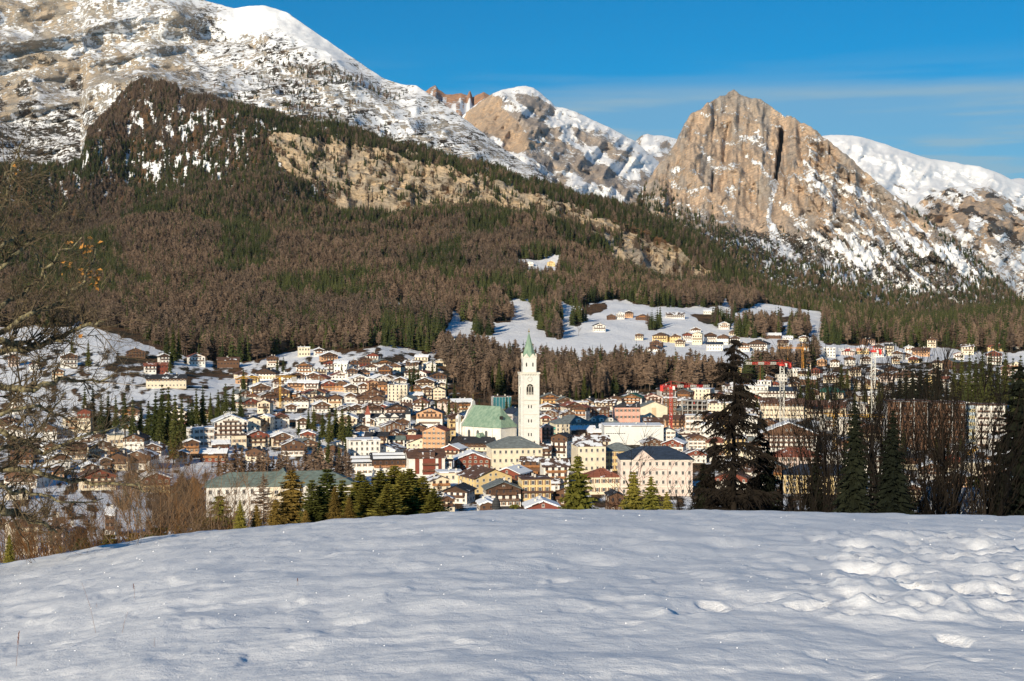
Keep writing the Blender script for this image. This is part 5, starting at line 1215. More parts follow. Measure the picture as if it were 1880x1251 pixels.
for x, m, hh in ((-I_['w'] * .34, plain("red_shingle", (0.32, 0.10, 0.07), .85, .2, 1), 1.0), (I_['w'] * .46, roof_mat('k'), .95)):
    b = MB(); b.box(x - 1.5, x + 1.5, -I_['d'] / 2 - 1.6, -I_['d'] / 2 + 1.2, -3, I_['h'] + 2.2); o = part("turret", b, WM, R_)
    b = MB(); b.bar((x, -I_['d'] / 2 - .2, I_['h'] + 2.2), (x, -I_['d'] / 2 - .2, I_['h'] + 8.4 * hh), 2.7, 0, .05, 4); obj("turret_roof", b.mesh("turret_roof", m), o)
for x in (-.05, .2): 
    me = prism([(-2.6, I_['h'] - 1), (2.6, I_['h'] - 1), (2.6, I_['h'] + .4), (0, I_['h'] + 2.4), (-2.6, I_['h'] + .4)], -I_['d'] / 2 - .2, -I_['d'] / 2 + 3, WM, "gable_dormer"); o = obj("gable_dormer", me, R_); o.location = (I_['w'] * x, 0, 0)
# the long grey-roofed school below
R_, I_ = house('v3', 372, 642, 871, 952, 'h', 'w', 'v', 3, 2, 0, "long pale building with grey-green hip roof below the village", bal=False, d=17, name="long_building", cat="building")
b = MB(); w, d, h, g = I_['w'], I_['d'], I_['h'], I_['g']
b.box(-5.5, 5.5, -d / 2 - 1.0, -d / 2 + 2, -3, h + .15); cb = part("central_bay", b, wall_mat('c'), R_); cb.location = (1.2, 0, 0)
me = prism([(-6.6, h), (6.6, h), (0, h + 5.6)], -d / 2 - 1.7, 3, roof_mat('v'), "bay_roof"); o = obj("bay_roof", me, cb)
for f in (.25, .55, .82):
    for x in (-3, 0, 3): child("window", WIN['sill'], cb, (x, -d / 2 - 1.02, h * f), (1.5, 1, 1.5))
for x in (-w * .22, w * .05, w * .3):
    b = MB(); b.box(-1.3, 1.3, -.8, .8, -.1, .12); o = obj("skylight", b.mesh("skylight", M_GLASS), I_['roof']); o.location = (x, -d * .27, h + g * .5); o.rotation_euler = (math.atan(g / (d / 2)), 0, 0)
# hotel with letters on its roof
R_, I_ = house('v3', 383, 450, 764, 808, 'f', 'w', 's', 4, 4, 0, "big white gabled hotel with white letters on the roof", bal=True, d=16, name="hotel")
def letters(txt, root, z, y, size, mat, x=0, nm="roof_letters", rz=0, shear=0.0):
    c = bpy.data.curves.new(nm, 'FONT'); c.body = txt; c.size = size; c.align_x = 'CENTER'; c.extrude = 0.06; c.space_character = 1.25; c.shear = shear
    c.materials.append(mat); c.resolution_u = 2
    src = bpy.data.objects.new(nm, c); COL.objects.link(src)
    me = bpy.data.meshes.new_from_object(src); bpy.data.objects.remove(src)
    o = obj(nm, me, root); o.location = (x, y, z); o.rotation_euler = (math.pi / 2, 0, rz)
    return o
M_LET = plain("letter_white", (0.85, 0.84, 0.82), .6, .03, 1)
letters("CORONA", R_, I_['h'] + I_['g'] + 1.1, -I_['d'] / 2 + 1.2, 1.75, M_LET)
b = MB()
for i in range(7): b.box(-4.4 + i * 1.45, -4.3 + i * 1.45, -I_['d'] / 2 + 1.15, -I_['d'] / 2 + 1.25, I_['h'] + I_['g'] - 1.4, I_['h'] + I_['g'] + 1.1)
part("letter_rack", b, M_DARK, R_)
# right of the tower
R_, I_ = house('c3', 1015, 1085, 765, 800, 'h', 'c', 'g', 3, 12, 0, "cream hotel with grey hip roof, dormer and green loggias", bal=False, d=20, name="hotel")
def dormers(R_, I_, xs):
    for x in xs:
        o = obj("dormer", prism([(-1.5, 0), (1.5, 0), (1.5, 1.6), (.8, 2.3), (-.8, 2.3), (-1.5, 1.6)], -I_['d'] / 2 + .6, -I_['d'] / 2 + 4, WM, "dormer"), I_['roof']); o.location = (x, 0, I_['h'] + .9)
        q = child("dormer_window", WIN['sill'], o, (0, -I_['d'] / 2 + .58, 1.1), (1.4, 1, 1.3))
dormers(R_, I_, (I_['w'] * .12,))
b = MB(); b.box(-I_['w'] / 2 - 1.3, -I_['w'] / 2 - .02, -I_['d'] / 2, I_['d'] / 2, 1, 1.3); b.box(-I_['w'] / 2 - 1.3, -I_['w'] / 2 - .02, -I_['d'] / 2, I_['d'] / 2, I_['h'] * .55, I_['h'] * .55 + 1.2); part("green_loggia", b, plain("turquoise_paint", (0.10, 0.42, 0.34), .7, .1), R_)
R_, I_ = house('c3', 1077, 1135, 765, 793, 'h', 'c', 'g', 2, 8, 0, "wide grey-roofed building with three white dormers", bal=False, d=18, name="building"); dormers(R_, I_, (-I_['w'] * .3, -I_['w'] * .05, I_['w'] * .25))
R_, I_ = house('c3', 1056, 1108, 806, 868, 'h', 'c', 'm', 3, 12, 0, "tall cream building with brown patchy-snow roof behind the lone spruce", bal=False, d=18, name="building")
R_, I_ = house('c3', 1106, 1166, 815, 864, 'h', 'y', 'g', 3, 10, 0, "yellow house with grey hip roof and brown balcony", bal=False, d=15, name="yellow_house"); child("balcony", BALC, R_, (I_['w'] * .22, -I_['d'] / 2, I_['h'] * .6), (3, 1.1, 1.1)); child("balcony", BALC_O, R_, (I_['w'] * .22, -I_['d'] / 2, I_['h'] * .28), (3, 1.1, 1.1))
R_, I_ = house('c4', 1109, 1218, 784, 818, 't', 'g', 's', 1, 6, 0, "big windowless pale grey modern block with row of vents", bal=False, d=22, name="modern_block", wins='none')
for q in R_.children:
    if q.name.startswith("wall"): q.data.materials[0] = plain("pale_metal_panel", (0.72, 0.72, 0.70), .6, .05, .2)
for i in range(9):
    b = MB(); b.box(-.5, .5, -.12, .05, -.16, .16); o = part("vent", b, M_DARK, R_); o.location = (-I_['w'] * .46 + i * 1.35, -I_['d'] / 2 - .02, I_['h'] * .62)
R_, I_ = house('c4', 1140, 1272, 824, 912, 'h', 'p', 'u', 4, 6, 0, "large pink palace with dark hip roof and triangular pediment", bal=False, d=20, name="palace")
w, d, h = I_['w'], I_['d'], I_['h']
me = prism([(-5, h - .1), (5, h - .1), (0, h + 4)], -d / 2 - .7, -d / 2 + 4, wall_mat('p'), "pediment"); o = obj("pediment", me, R_); o.location = (-w * .18, 0, 0)
for z in (h - .25, h * .26): b = MB(); b.box(-w / 2 - .2, w / 2 + .2, -d / 2 - .2, d / 2 + .2, z - .25, z + .2); part("cornice", b, M_STONE, R_)
R_, I_ = house('c3', 1077, 1137, 863, 908, 'h', 'c', 't', 2, 8, 0, "low cream house with rust-red hip roof left of the pink palace", bal=False, d=13, name="low_house")
house('c4', 1113, 1147, 905, 945, 'f', 'd', 'k', 2, 10, .9, "dark timber chalet at the crest below the pink palace", d=9)
R_, I_ = house('c4', 1128, 1174, 749, 785, 't', 's', 'k', 3, 8, 0, "salmon modern building with black slanting roof wedges", bal=False, d=14, name="modern_building")
for x in (-.25, .3):
    me = prism([(-3.4, 0), (3.4, 0), (3.4, 3.2), (-1, 1.2)], -I_['d'] / 2 - .6, 4, roof_mat('k'), "roof_wedge"); o = obj("roof_wedge", me, R_); o.location = (I_['w'] * x, 0, I_['h'] + .2)
R_, I_ = house('c4', 1173, 1227, 739, 775, 'f', 'c', 'g', 1, 8, 0, "wide beige hall with shallow gable roof behind the grey block", bal=False, d=16, name="hall", wins='none')
b = MB(); b.box(-1.6, 1.6, -I_['d'] / 2 - .06, -I_['d'] / 2 + .1, I_['h'] * .15, I_['h'] * .95); part("wall_panel", b, plain("tan_panel", (0.62, 0.47, 0.30), .8, .1), R_)
# building shell under construction
loc, rz, k = place(1275, 772, 4)
cf = empty("concrete_frame", loc, rz, label="bare concrete building frame under construction right of the red crane", category="construction")
W_, D_ = 47 * k, 12
for i, py in enumerate((764, 753, 743, 735)):
    b = MB(); z = (772 - py) * k; b.box(-W_ / 2, W_ / 2, -D_ / 2, D_ / 2, z - .2, z + .2); part("floor_slab", b, plain("concrete", (0.40, 0.38, 0.35), .9, .1), cf)
for i in range(6):
    for y in (-D_ / 2 + .3, 0, D_ / 2 - .3):
        b = MB(); x = -W_ / 2 + .4 + (W_ - .8) * i / 5; b.box(x - .3, x + .3, y - .3, y + .3, -3, 36 * k); part("column", b, _mats["concrete"], cf)
b = MB(); b.box(-W_ / 2 + 3, W_ / 2, .6, .8, -3, 34 * k); part("back_wall", b, wall_mat('b'), cf)
b = MB()
for i in range(9): x = -W_ / 2 + W_ * i / 8; b.bar((x, -D_ / 2 - 1, -2), (x, -D_ / 2 - 1, 38 * k), .07)
for z in (4, 8, 12): b.bar((-W_ / 2, -D_ / 2 - 1, z), (W_ / 2, -D_ / 2 - 1, z), .06)
part("scaffold", b, plain("galvanised", (0.45, 0.45, 0.44), .5, .1, 1, .4), cf)
# teal glass hall in the wood behind the church
R_, I_ = house('c1', 903, 937, 727, 750, 't', 'g', 'n', 1, 8, 0, "teal glass-fronted hall behind the church roof", bal=False, d=12, name="glass_hall", wins='none')
for i in range(6):
    b = MB(); ww = I_['w'] / 6; x = -I_['w'] / 2 + ww * i; b.box(x + .12, x + ww - .12, -I_['d'] / 2 - .08, -I_['d'] / 2 + .05, .2, I_['h'] - .3)
    part("glass_pane", b, plain("teal_glass", (0.04, 0.17, 0.20), .15, .1, .5, .6), R_)
house('c1', 931, 955, 752, 806, 's', 'g', 'u', 3, -30, 0, "narrow blue-roofed building between church and bell tower", bal=False, d=14, name="building")
# apartment blocks behind the bare trees at right
BLK = plain("light_blue_panel", (0.50, 0.60, 0.68), .8, .06, .6); BLY = plain("pale_yellow_panel", (0.72, 0.62, 0.36), .8, .06, .6)
for x0, x1, yt, yb, lab in ((1632, 1706, 738, 826, "left apartment block with white piers and red-brown balconies"), (1704, 1776, 742, 824, "middle apartment block in shade with brown balcony stacks"), (1772, 1848, 746, 820, "right apartment block with blue and yellow panelled wall")):
    R_, I_ = house('rb', x0, x1, yt, yb, 't', 'g' if x0 < 1770 else 'w', 's', 6, 9, 0, lab, bal=False, d=15, name="apartment_block", wins='none')  # grey walls of the left and middle blocks carry their shade as colour
    w, d, h = I_['w'], I_['d'], I_['h']
    b = MB(); b.box(-w / 2 - 1.2, w / 2 + 1.2, -d / 2 - 1.4, d / 2, h + .5, h + .95); part("roof_slab", b, roof_mat('n'), R_)
    for c in range(3):
        xc = -w * .33 + w * .33 * c
        if c == 0 and x0 > 1770:
            for f in range(12):
                b = MB(); b.box(xc - w * .14, xc + w * .14, -d / 2 - .1, -d / 2 + .1, h * f / 12 + .06, h * (f + 1) / 12 - .06); part("wall_panel", b, BLK if f % 2 else BLY, R_)
                if f % 2 == 0:
                    for q in (-1, 0, 1): child("window", WIN['sill'], R_, (xc + q * w * .085, -d / 2 - .12, h * (f + .5) / 12), (.7, 1, .8))
            continue
        b = MB(); b.box(xc - w * .15, xc + w * .15, -d / 2 - .05, -d / 2 + .1, 0, h); part("loggia_back", b, wall_mat('b' if x0 < 1770 else 'w'), R_)
        for f in range(6):
            child("balcony", BALC, R_, (xc, -d / 2 - .06, h * f / 6 + .3), (w * .27, 1.4, 1.1))
            child("window", WIN['door'], R_, (xc - w * .05, -d / 2 - .06, h * (f + .5) / 6), (1.5, 1, 1.9))
            child("window", WIN['sill'], R_, (xc + w * .08, -d / 2 - .06, h * (f + .55) / 6), (1.1, 1, 1.2))
for hh in HOUSES[::1]:
    if hh['px'][0] == 1143: letters("Alaska", hh['o'], hh['h'] + hh['w'] * .2 + .6, -4, 3.0, M_LET, shear=.3, rz=.1)
    if hh['px'][0] == 1370: letters("CIASA", hh['o'], hh['h'] + .8, -2, 3.2, M_LET)
# shed roof in the hollow at the right
house('rb', 1718, 1862, 944, 1060, 's', 'd', 's', 1, 8, .9, "dark shed with thick blue-shaded snow just beyond the right crest", bal=False, d=5, r=72, name="shed", wins='none', chim=False)

# ------------------------------------------------------------------ cranes and other steel
def lattice(b, A, B, w, n, m=0, t=.11):
    """square lattice beam from A to B, w wide"""
    A = np.array(A, float); B = np.array(B, float); d = B - A; L = np.linalg.norm(d); d /= L
    h = np.array((0, 0, 1.0)) if abs(d[2]) < .9 else np.array((0, 1.0, 0))
    p = np.cross(d, h); p /= np.linalg.norm(p); q = np.cross(d, p)
    c = [(p * sx + q * sy) * w / 2 for sx, sy in ((-1, -1), (1, -1), (1, 1), (-1, 1))]
    for o in c: b.bar(A + o, B + o, t, m)
    for i in range(n):
        P = A + d * L * i / n; Q = A + d * L * (i + 1) / n
        for j in range(4):
            k2 = (j + 1) % 4
            b.bar(P + c[j], P + c[k2], t * .7, m); b.bar(P + c[j] if i % 2 else P + c[k2], Q + c[k2] if i % 2 else Q + c[j], t * .7, m)
PAINT = dict(red=plain("crane_red", (0.62, 0.04, 0.03), .5, .08, .6, .4), white=plain("crane_white", (0.74, 0.72, 0.66), .5, .08, .6, .4), yellow=plain("crane_yellow", (0.72, 0.40, 0.04), .5, .1, .6, .4), orange=plain("crane_orange", (0.75, 0.33, 0.05), .5, .1, .6, .4))
def crane(px, ytop, ybase, r, yaw, mastw, mcol, jcol, jib, cjib, label, apex=5.0, banded=False):
    (x, y, z), rz, k = place(px, ybase, yaw, r)
    zg = LAND.zat(x, y)
    root = empty("tower_crane", (x, y, zg), rz, label=label, category="crane", group="tower cranes over the town")
    H = (90 + ray(px, ytop)[1] * r) - zg
    b = MB(); lattice(b, (0, 0, -2), (0, 0, H), mastw, int(H / mastw / 1.1), t=mastw * .075); part("mast", b, PAINT[mcol], root)
    b = MB(); b.box(-mastw * .75, mastw * .75, -mastw * .75, mastw * .75, H, H + 1.3); b.bar((0, 0, H + 1.3), (0, 0, H + apex), .35, 0, .15); part("slewing_head", b, PAINT[jcol], root)
    b = MB(); b.box(mastw * .6, mastw * .6 + 1.5, -1.8, -.2, H - .6, H + 1.7); part("cab", b, PAINT['white'], root)
    nseg = 6 if banded else 1
    for i in range(nseg):
        b = MB(); lattice(b, (jib * i / nseg, 0, H + 1.7), (jib * (i + 1) / nseg, 0, H + 1.7), 1.3, max(3, int(abs(jib) / 1.5 / nseg)), t=.1)
        part("jib", b, PAINT['white' if banded and i % 2 else jcol], root)
    b = MB(); lattice(b, (0, 0, H + 1.7), (cjib, 0, H + 1.7), 1.3, 5, t=.1); cj = part("counter_jib", b, PAINT[jcol], root)
    b = MB(); b.box(min(cjib, cjib * .72), max(cjib, cjib * .72), -.9, .9, H - 1.6, H + 1.9); part("counterweight", b, PAINT['red'] if jcol == 'red' else plain("concrete", (0.4, 0.38, 0.35)), root)
    b = MB(); b.bar((0, 0, H + apex), (jib * .7, 0, H + 2.4), .07); b.bar((0, 0, H + apex), (cjib * .8, 0, H + 2.4), .07); part("tie_rod", b, PAINT[jcol], root)
    b = MB(); b.bar((jib * .6, 0, H + 1), (jib * .6, 0, H - 9), .05); b.box(jib * .6 - .3, jib * .6 + .3, -.2, .2, H - 9.8, H - 9); part("hook_block", b, PAINT[jcol], root)
    return root
crane(1436, 672, 800, 940, 8, 2.6, 'white', 'red', -24, 6.0, "white lattice crane with red jib right of the dark larch", 4, True)
crane(1603.5, 647, 790, 980, 12, 2.5, 'white', 'red', -24, 5.5, "tall white lattice crane with red head above the right trees", 4, True)
crane(1474, 642, 690, 1380, 6, 1.7, 'orange', 'orange', -24, 5.5, "orange crane at the edge of the snowy ski field", 6)
crane(1533, 768, 850, 780, -4, 1.7, 'yellow', 'yellow', 27, -6, "yellow crane half hidden by bare trees at right", 4)
crane(1232, 714, 800, 920, 5, 1.5, 'red', 'red', 25, -7, "red crane standing among the roofs right of the tower", 5, True)
crane(514, 697, 757, 1040, 4, 1.1, 'yellow', 'yellow', -33, 12, "slender yellow crane in the left hillside village", 3)
loc, rz, k = place(1750, 856, 0)
tb = empty("mobile_crane", loc, rz, label="yellow mobile crane boom slanting up below the apartment blocks", category="crane")
b = MB(); lattice(b, (0, 0, 1.6), (44 * k, 0, 36 * k), 1.5, 14, t=.14); b.bar((0, 0, 1.6), (40 * k, 0, 32.7 * k), .42); part("boom", b, PAINT['yellow'], tb)
b = MB(); b.box(-4, 2.2, -1.3, 1.3, .8, 2.2); b.box(-4.4, -2.6, -1.2, 1.2, 2.2, 3.3); part("carriage", b, PAINT['yellow'], tb)
for x in (-3.2, -1.4, .6):
    for y in (-1.35, 1.05):
        b = MB(); b.bar((x, y, .55), (x, y + .3, .55), .55, 0, .55, 14); part("wheel", b, M_DARK, tb)
loc, rz, k = place(829, 664, 0)
lp = empty("lift_pylon", loc, rz, label="pale cable-car pylon with crossarm standing in the larch wood", category="pylon")
b = MB(); b.bar((0, 0, -3), (0, 0, 40 * k), .75, 0, .5, 8); part("pylon_mast", b, PAINT['white'], lp)
b = MB(); b.box(-3.4, 3.4, -.5, .5, 38.6 * k, 40 * k)
for x in (-3, 3): b.box(x - .35, x + .35, -2.4, 2.4, 39.5 * k, 41.2 * k)
part("crossarm", b, PAINT['white'], lp)
for px, py, lab in ((539, 552, "pylon"),): pass

# ------------------------------------------------------------------ roads and cars
def road(nm, pts, wdt, mat, lift=.12):
    L_, R2 = [], []
    P = []
    for (qx, qy) in pts: x, y, z, r = LAND.hit(qx, qy); P.append(np.array((x, y)))
    Q = []
    for a, b_ in zip(P[:-1], P[1:]):
        for s in np.linspace(0, 1, 10, endpoint=False): Q.append(a * (1 - s) + b_ * s)
    Q.append(P[-1]); Q = np.array(Q)
    T = np.gradient(Q, axis=0); T /= np.linalg.norm(T, axis=1)[:, None]; N = np.stack([-T[:, 1], T[:, 0]], 1)
    v = []
    for q, n in zip(Q, N):
        for s in (-1, -.33, .33, 1):
            p = q + n * wdt / 2 * s; v.append((p[0], p[1], LAND.zat(p[0], p[1]) + lift + (.25 if abs(s) < .5 else .0)))
    return obj(nm, mesh_np(nm, v, grid_faces(4, len(Q)), mat, True), kind='structure')
M_ASPH = plain("asphalt", (0.10, 0.092, 0.085), .9, .25, .3)
road("road", [(905, 960), (930, 930), (948, 905), (950, 890), (930, 880)], 9, M_ASPH)
road("road", [(950, 890), (985, 884), (1030, 878), (1075, 872)], 7, M_ASPH)
road("road", [(340, 686), (430, 688), (500, 690), (560, 694)], 5, M_ASPH)
road("road", [(660, 694), (720, 688), (752, 684), (780, 700)], 5, M_ASPH)
road("path", [(150, 702), (220, 704), (262, 708), (340, 718)], 3, plain("trodden_track", (0.50, 0.42, 0.34), .9, .2, .3))
CARC = [("black", (0.02, 0.02, 0.022)), ("white", (0.75, 0.75, 0.75)), ("silver", (0.45, 0.46, 0.47)), ("dark blue", (0.03, 0.05, 0.12)), ("red", (0.45, 0.03, 0.03))]
def car(px, py, yaw, ci, label):
    loc, rz, k = place(px, py); loc = (loc[0], loc[1], loc[2] + .4)
    root = empty("parked_car", loc, math.radians(yaw), label=label, category="car", group="cars parked in the town")
    nm, c = CARC[ci]; pm = plain("car_paint_" + nm.replace(" ", "_"), c, .3, .03, 1, .5)
    obj("body", prism([(-2.1, .3), (2.1, .3), (2.15, .75), (1.2, .95), (-1.9, 1.0), (-2.15, .8)], -.85, .85, pm, "body"), root)
    obj("cabin", prism([(-1.75, .98), (1.15, .94), (.5, 1.48), (-1.35, 1.5)], -.72, .72, M_GLASS, "cabin"), root)
    obj("car_roof", prism([(-1.35, 1.5), (.5, 1.48), (.4, 1.55), (-1.3, 1.56)], -.7, .7, pm, "car_roof"), root)
    for x in (-1.35, 1.35):
        for y in (-.88, .7):
            b = MB(); b.bar((x, y, .32), (x, y + .18, .32), .33, 0, .33, 12); part("wheel", b, M_DARK, root)
for a in ((935, 886, 30, 0, "black car parked beside the yellow gabled house"), (928, 884, 40, 2, "silver car by the palace corner"), (941, 893, 100, 0, "dark car on the road below the palace"), (947, 897, 95, 4, "red car on the road bend"),
          (443, 850, 10, 0, "black car left in the yard above the long building"), (450, 851, 5, 3, "dark blue car second in the yard above the long building"), (457, 852, 8, 1, "white car at the right end of the yard"),
          (412, 685, 0, 0, "dark car on the lane by the brown barn"), (425, 686, 4, 2, "silver car right of the dark car on the lane"), (225, 862, 10, 0, "black car in the snow left of the bare thicket"), (530, 756, 5, 3, "blue-covered car below the slender yellow crane")):
    car(*a)

# ------------------------------------------------------------------ the smaller houses that fill the gaps
frd = random.Random(55)
def overlaps(x0, x1, yt, yb):
    for h in HOUSES:
        a0, a1, b0, b1 = h['px']
        ix = min(x1, a1) - max(x0, a0); iy = min(yb, b1) - max(yt, b0)
        if ix > 0 and iy > 0 and ix * iy > .30 * (x1 - x0) * (yb - yt): return True
    return False
for zone, xa, xb, ya, yb_, n in (('c3', 985, 1140, 742, 835, 26), ('c4', 1135, 1350, 735, 850, 30), ('c5', 1345, 1640, 690, 900, 34), ('c1', 622, 850, 752, 838, 20), ('v4', 640, 815, 668, 755, 14), ('v2', 440, 660, 690, 765, 14),
                                 ('v3', 320, 640, 770, 850, 10), ('rb', 1600, 1878, 700, 900, 22), ('rt', 1520, 1880, 625, 700, 14), ('lb', 0, 280, 770, 905, 14), ('c2', 800, 1060, 835, 935, 8), ('mh', 1200, 1440, 606, 648, 6)):
    got = tries = 0
    while got < n and tries < 400:
        tries += 1
        cx, yb = frd.uniform(xa, xb), frd.uniform(ya, yb_)
        x, y, z, r = LAND.hit(cx, yb)
        w = frd.uniform(9, 17); hh = frd.uniform(6.5, 10.5)
        dx = w / r * F / 2; dy = hh / r * F
        if overlaps(cx - dx, cx + dx, yb - dy, yb): continue
        if abs(cx - 971) < 30 and yb < 840 and yb > 690 or (850 < cx < 955 and 745 < yb < 830): continue
        st = frd.choice('ffffssth' if zone in ('c3', 'c4', 'c5', 'rb') else 'fffffs')
        house(zone, cx - dx, cx + dx, yb - dy, yb, st, frd.choice('wwwwwcccccgpywb'), frd.choice('nnmmmskkgt' if st != 't' else 'sgns'), 0, frd.uniform(-25, 25), frd.choice((0, .2, .3, .35, .5)) if st in 'fs' else 0)
        got += 1
# ------------------------------------------------------------------ single trees
def conifer_crown(rd, wid=.16, whorls=16, per=7, nt=4, z0=.08, droop=.4, tw=.010, m=0, shape=.9, lift=0.0, gap=0.0, tl=.36):
    b = MB()
    for i in range(whorls):
        t = (i + rd.random() * .7) / whorls
        z = z0 + (.975 - z0) * t
        R_ = wid * ((1 - t) ** shape) * (.8 + .4 * rd.random()) + .010
        a0 = rd.random() * 6.28
        for k in range(per):
            if rd.random() < gap: continue
            a = a0 + 6.283 * (k + .5 * (rd.random() - .5)) / per
            r = R_ * (.66 + .5 * rd.random()); ca, sa = math.cos(a), math.sin(a)
            dr = droop * (.6 + .8 * rd.random()) * (1 - .6 * t) - lift
            def P(s): return (r * s * ca, r * s * sa, z - dr * r * s + .35 * dr * r * s * s)
            w = tw * (.8 + .5 * rd.random())
            p0, p1 = P(0), P(1)
            b.tri((p0[0] - sa * w * .6, p0[1] + ca * w * .6, p0[2]), (p0[0] + sa * w * .6, p0[1] - ca * w * .6, p0[2]), p1, m)
            for j in range(nt):
                s = .22 + .78 * (j + rd.random() * .6) / nt
                q = P(s); ln = r * tl * (1.15 - .75 * s) + .006
                for sd in (-1, 1):
                    a2 = a + sd * (.55 + .5 * rd.random())
                    e = (q[0] + ln * math.cos(a2), q[1] + ln * math.sin(a2), q[2] - ln * (.15 + .5 * rd.random()) * (1 if droop > 0 else -.6))
                    n_ = (-math.sin(a2) * w * .5, math.cos(a2) * w * .5)
                    zt = (rd.random() - .5) * w * 1.6
                    b.tri((q[0] + n_[0], q[1] + n_[1], q[2] + zt), (q[0] - n_[0], q[1] - n_[1], q[2] - zt), e, m)
    return b
def full_crown(rd, mat, wid, tiers, spokes, whorls, per, nt, z0=.05, droop=.45, tw=.012, shape=.9, tl=.34, inner=.86):
    b = conifer_crown(rd, wid, whorls, per, nt, z0, droop, tw, shape=shape, tl=tl)
    for i in range(tiers):
        t = i / tiers
        z = z0 + (.97 - z0) * t
        R_ = inner * wid * ((1 - t) ** shape) + .008
        n = max(5, int(spokes * (1 - .4 * t))); a0 = rd.random() * 6.28
        for k in range(n):
            a = a0 + 6.283 * (k + .4 * (rd.random() - .5)) / n
            rr = R_ * (.62 + .55 * rd.random()); dz = -rr * droop * (.4 + rd.random()); wd = 6.283 / n * .6
            zc = z + .035 * (1 - t) + .012
            q = (rr * .6 * math.cos(a - wd), rr * .6 * math.sin(a - wd), z + dz * .8 - .01 * rd.random()); g = (rr * .6 * math.cos(a + wd), rr * .6 * math.sin(a + wd), z + dz * .8 - .01 * rd.random())
            tip = (rr * math.cos(a), rr * math.sin(a), z + dz)
            c = (0, 0, zc); b.tri(c, q, tip); b.tri(c, tip, g)
    return b.mesh("crown", mat)
def trunk_mesh(nm, mat, w=.012, H=.97):
    b = MB(); b.bar((0, 0, -.12), (0, 0, .35 * H), w, 0, w * .72, 7); b.bar((0, 0, .35 * H), (0, 0, H), w * .72, 0, .0015, 6)
    return b.mesh(nm, mat, True)
trd = random.Random(31)
M_SPRN = tree_mat("spruce_green", (0.040, 0.050, 0.014), (0.085, 0.086, 0.024))
M_OLIVE = tree_mat("pine_olive", (0.12, 0.122, 0.024), (0.23, 0.20, 0.042))
M_GREENP = tree_mat("pine_green", (0.060, 0.072, 0.018), (0.12, 0.12, 0.03))
M_GOLDL = tree_mat("yew_golden_brown", (0.15, 0.10, 0.026), (0.25, 0.17, 0.045))
M_DSPR = tree_mat("spruce_shade_dark", (0.010, 0.013, 0.008), (0.018, 0.021, 0.011))  # spruce needles with the shade at right put into their colour
M_DBARK = tree_mat("shade_dark_bark", (0.013, 0.011, 0.009), (0.022, 0.017, 0.013))  # dark bark taken near black to stand for shade on the right-hand trees
TRUNK = trunk_mesh("trunk", M_BARK); TRUNK_D = trunk_mesh("trunk", M_DBARK, .013); TRUNK_T = trunk_mesh("trunk", M_BARK, .009)
MED = [full_crown(trd, M_SPRN, .15, 20, 9, 17, 7, 4, .08, .5, .020), full_crown(trd, M_SPRN, .12, 22, 8, 19, 7, 4, .14, .55, .018), full_crown(trd, M_SPR, .175, 18, 10, 15, 8, 4, .05, .45, .022), full_crown(trd, M_SPRN, .135, 20, 9, 17, 7, 4, .2, .4, .02)]
DARKM = [full_crown(trd, M_DSPR, .17, 20, 9, 17, 7, 4, .06, .5, .020), full_crown(trd, M_DSPR, .15, 22, 8, 19, 7, 4, .08, .55, .018)]
LARCH = []
for i in range(3):
    b = MB(); larch_crown(b, trd, wid=(.13, .16, .19)[i], n=210, z0=(.3, .22, .18)[i], m=0, th=.0055); LARCH.append(b.mesh("crown", M_LAR))
TREES = []
TZ = dict(
    g1="in the grove left of the hotel letters", g2="behind the lettered hotel", g3="beside the far-left snow meadow", g4="in the upper village gardens", g5="in the row right of the lettered hotel",
    g6="on the slope left of the church", g7="in the dark line behind the church", g8="in the tall stand at far right", g9="among the right-hand houses and cranes", h1="in the brown belt above the long building",
    n1="along the crest left of centre", n2="along the crest right of centre", n3="at the right end of the crest")
def tree(zone, kind, loc, H, sxy=1.0, mats=None, label=None, noun=None, nm=None, trunk=None, px=0):
    root = empty(nm or ("larch_tree" if 'larch' in (noun or '') else "spruce_tree"), loc, trd.random() * 6.28)
    root.scale = (H * sxy, H * sxy, H)
    obj("trunk", trunk or TRUNK, root); obj("crown", kind, root)
    root['category'] = "tree"
    TREES.append(dict(o=root, zone=zone, px=px, noun=noun or "dark green spruce", label=label))
    return root
def town_tree(zone, px, yt, yb, kind=None, sxy=None, noun=None):
    x, y, z, r = LAND.hit(px, yb)
    H = (yb - yt) / F * r
    tree(zone, kind or trd.choice(MED), (x, y, z - .3), H, sxy or trd.uniform(.9, 1.25), px=px, noun=noun, trunk=TRUNK if not noun else TRUNK_T)
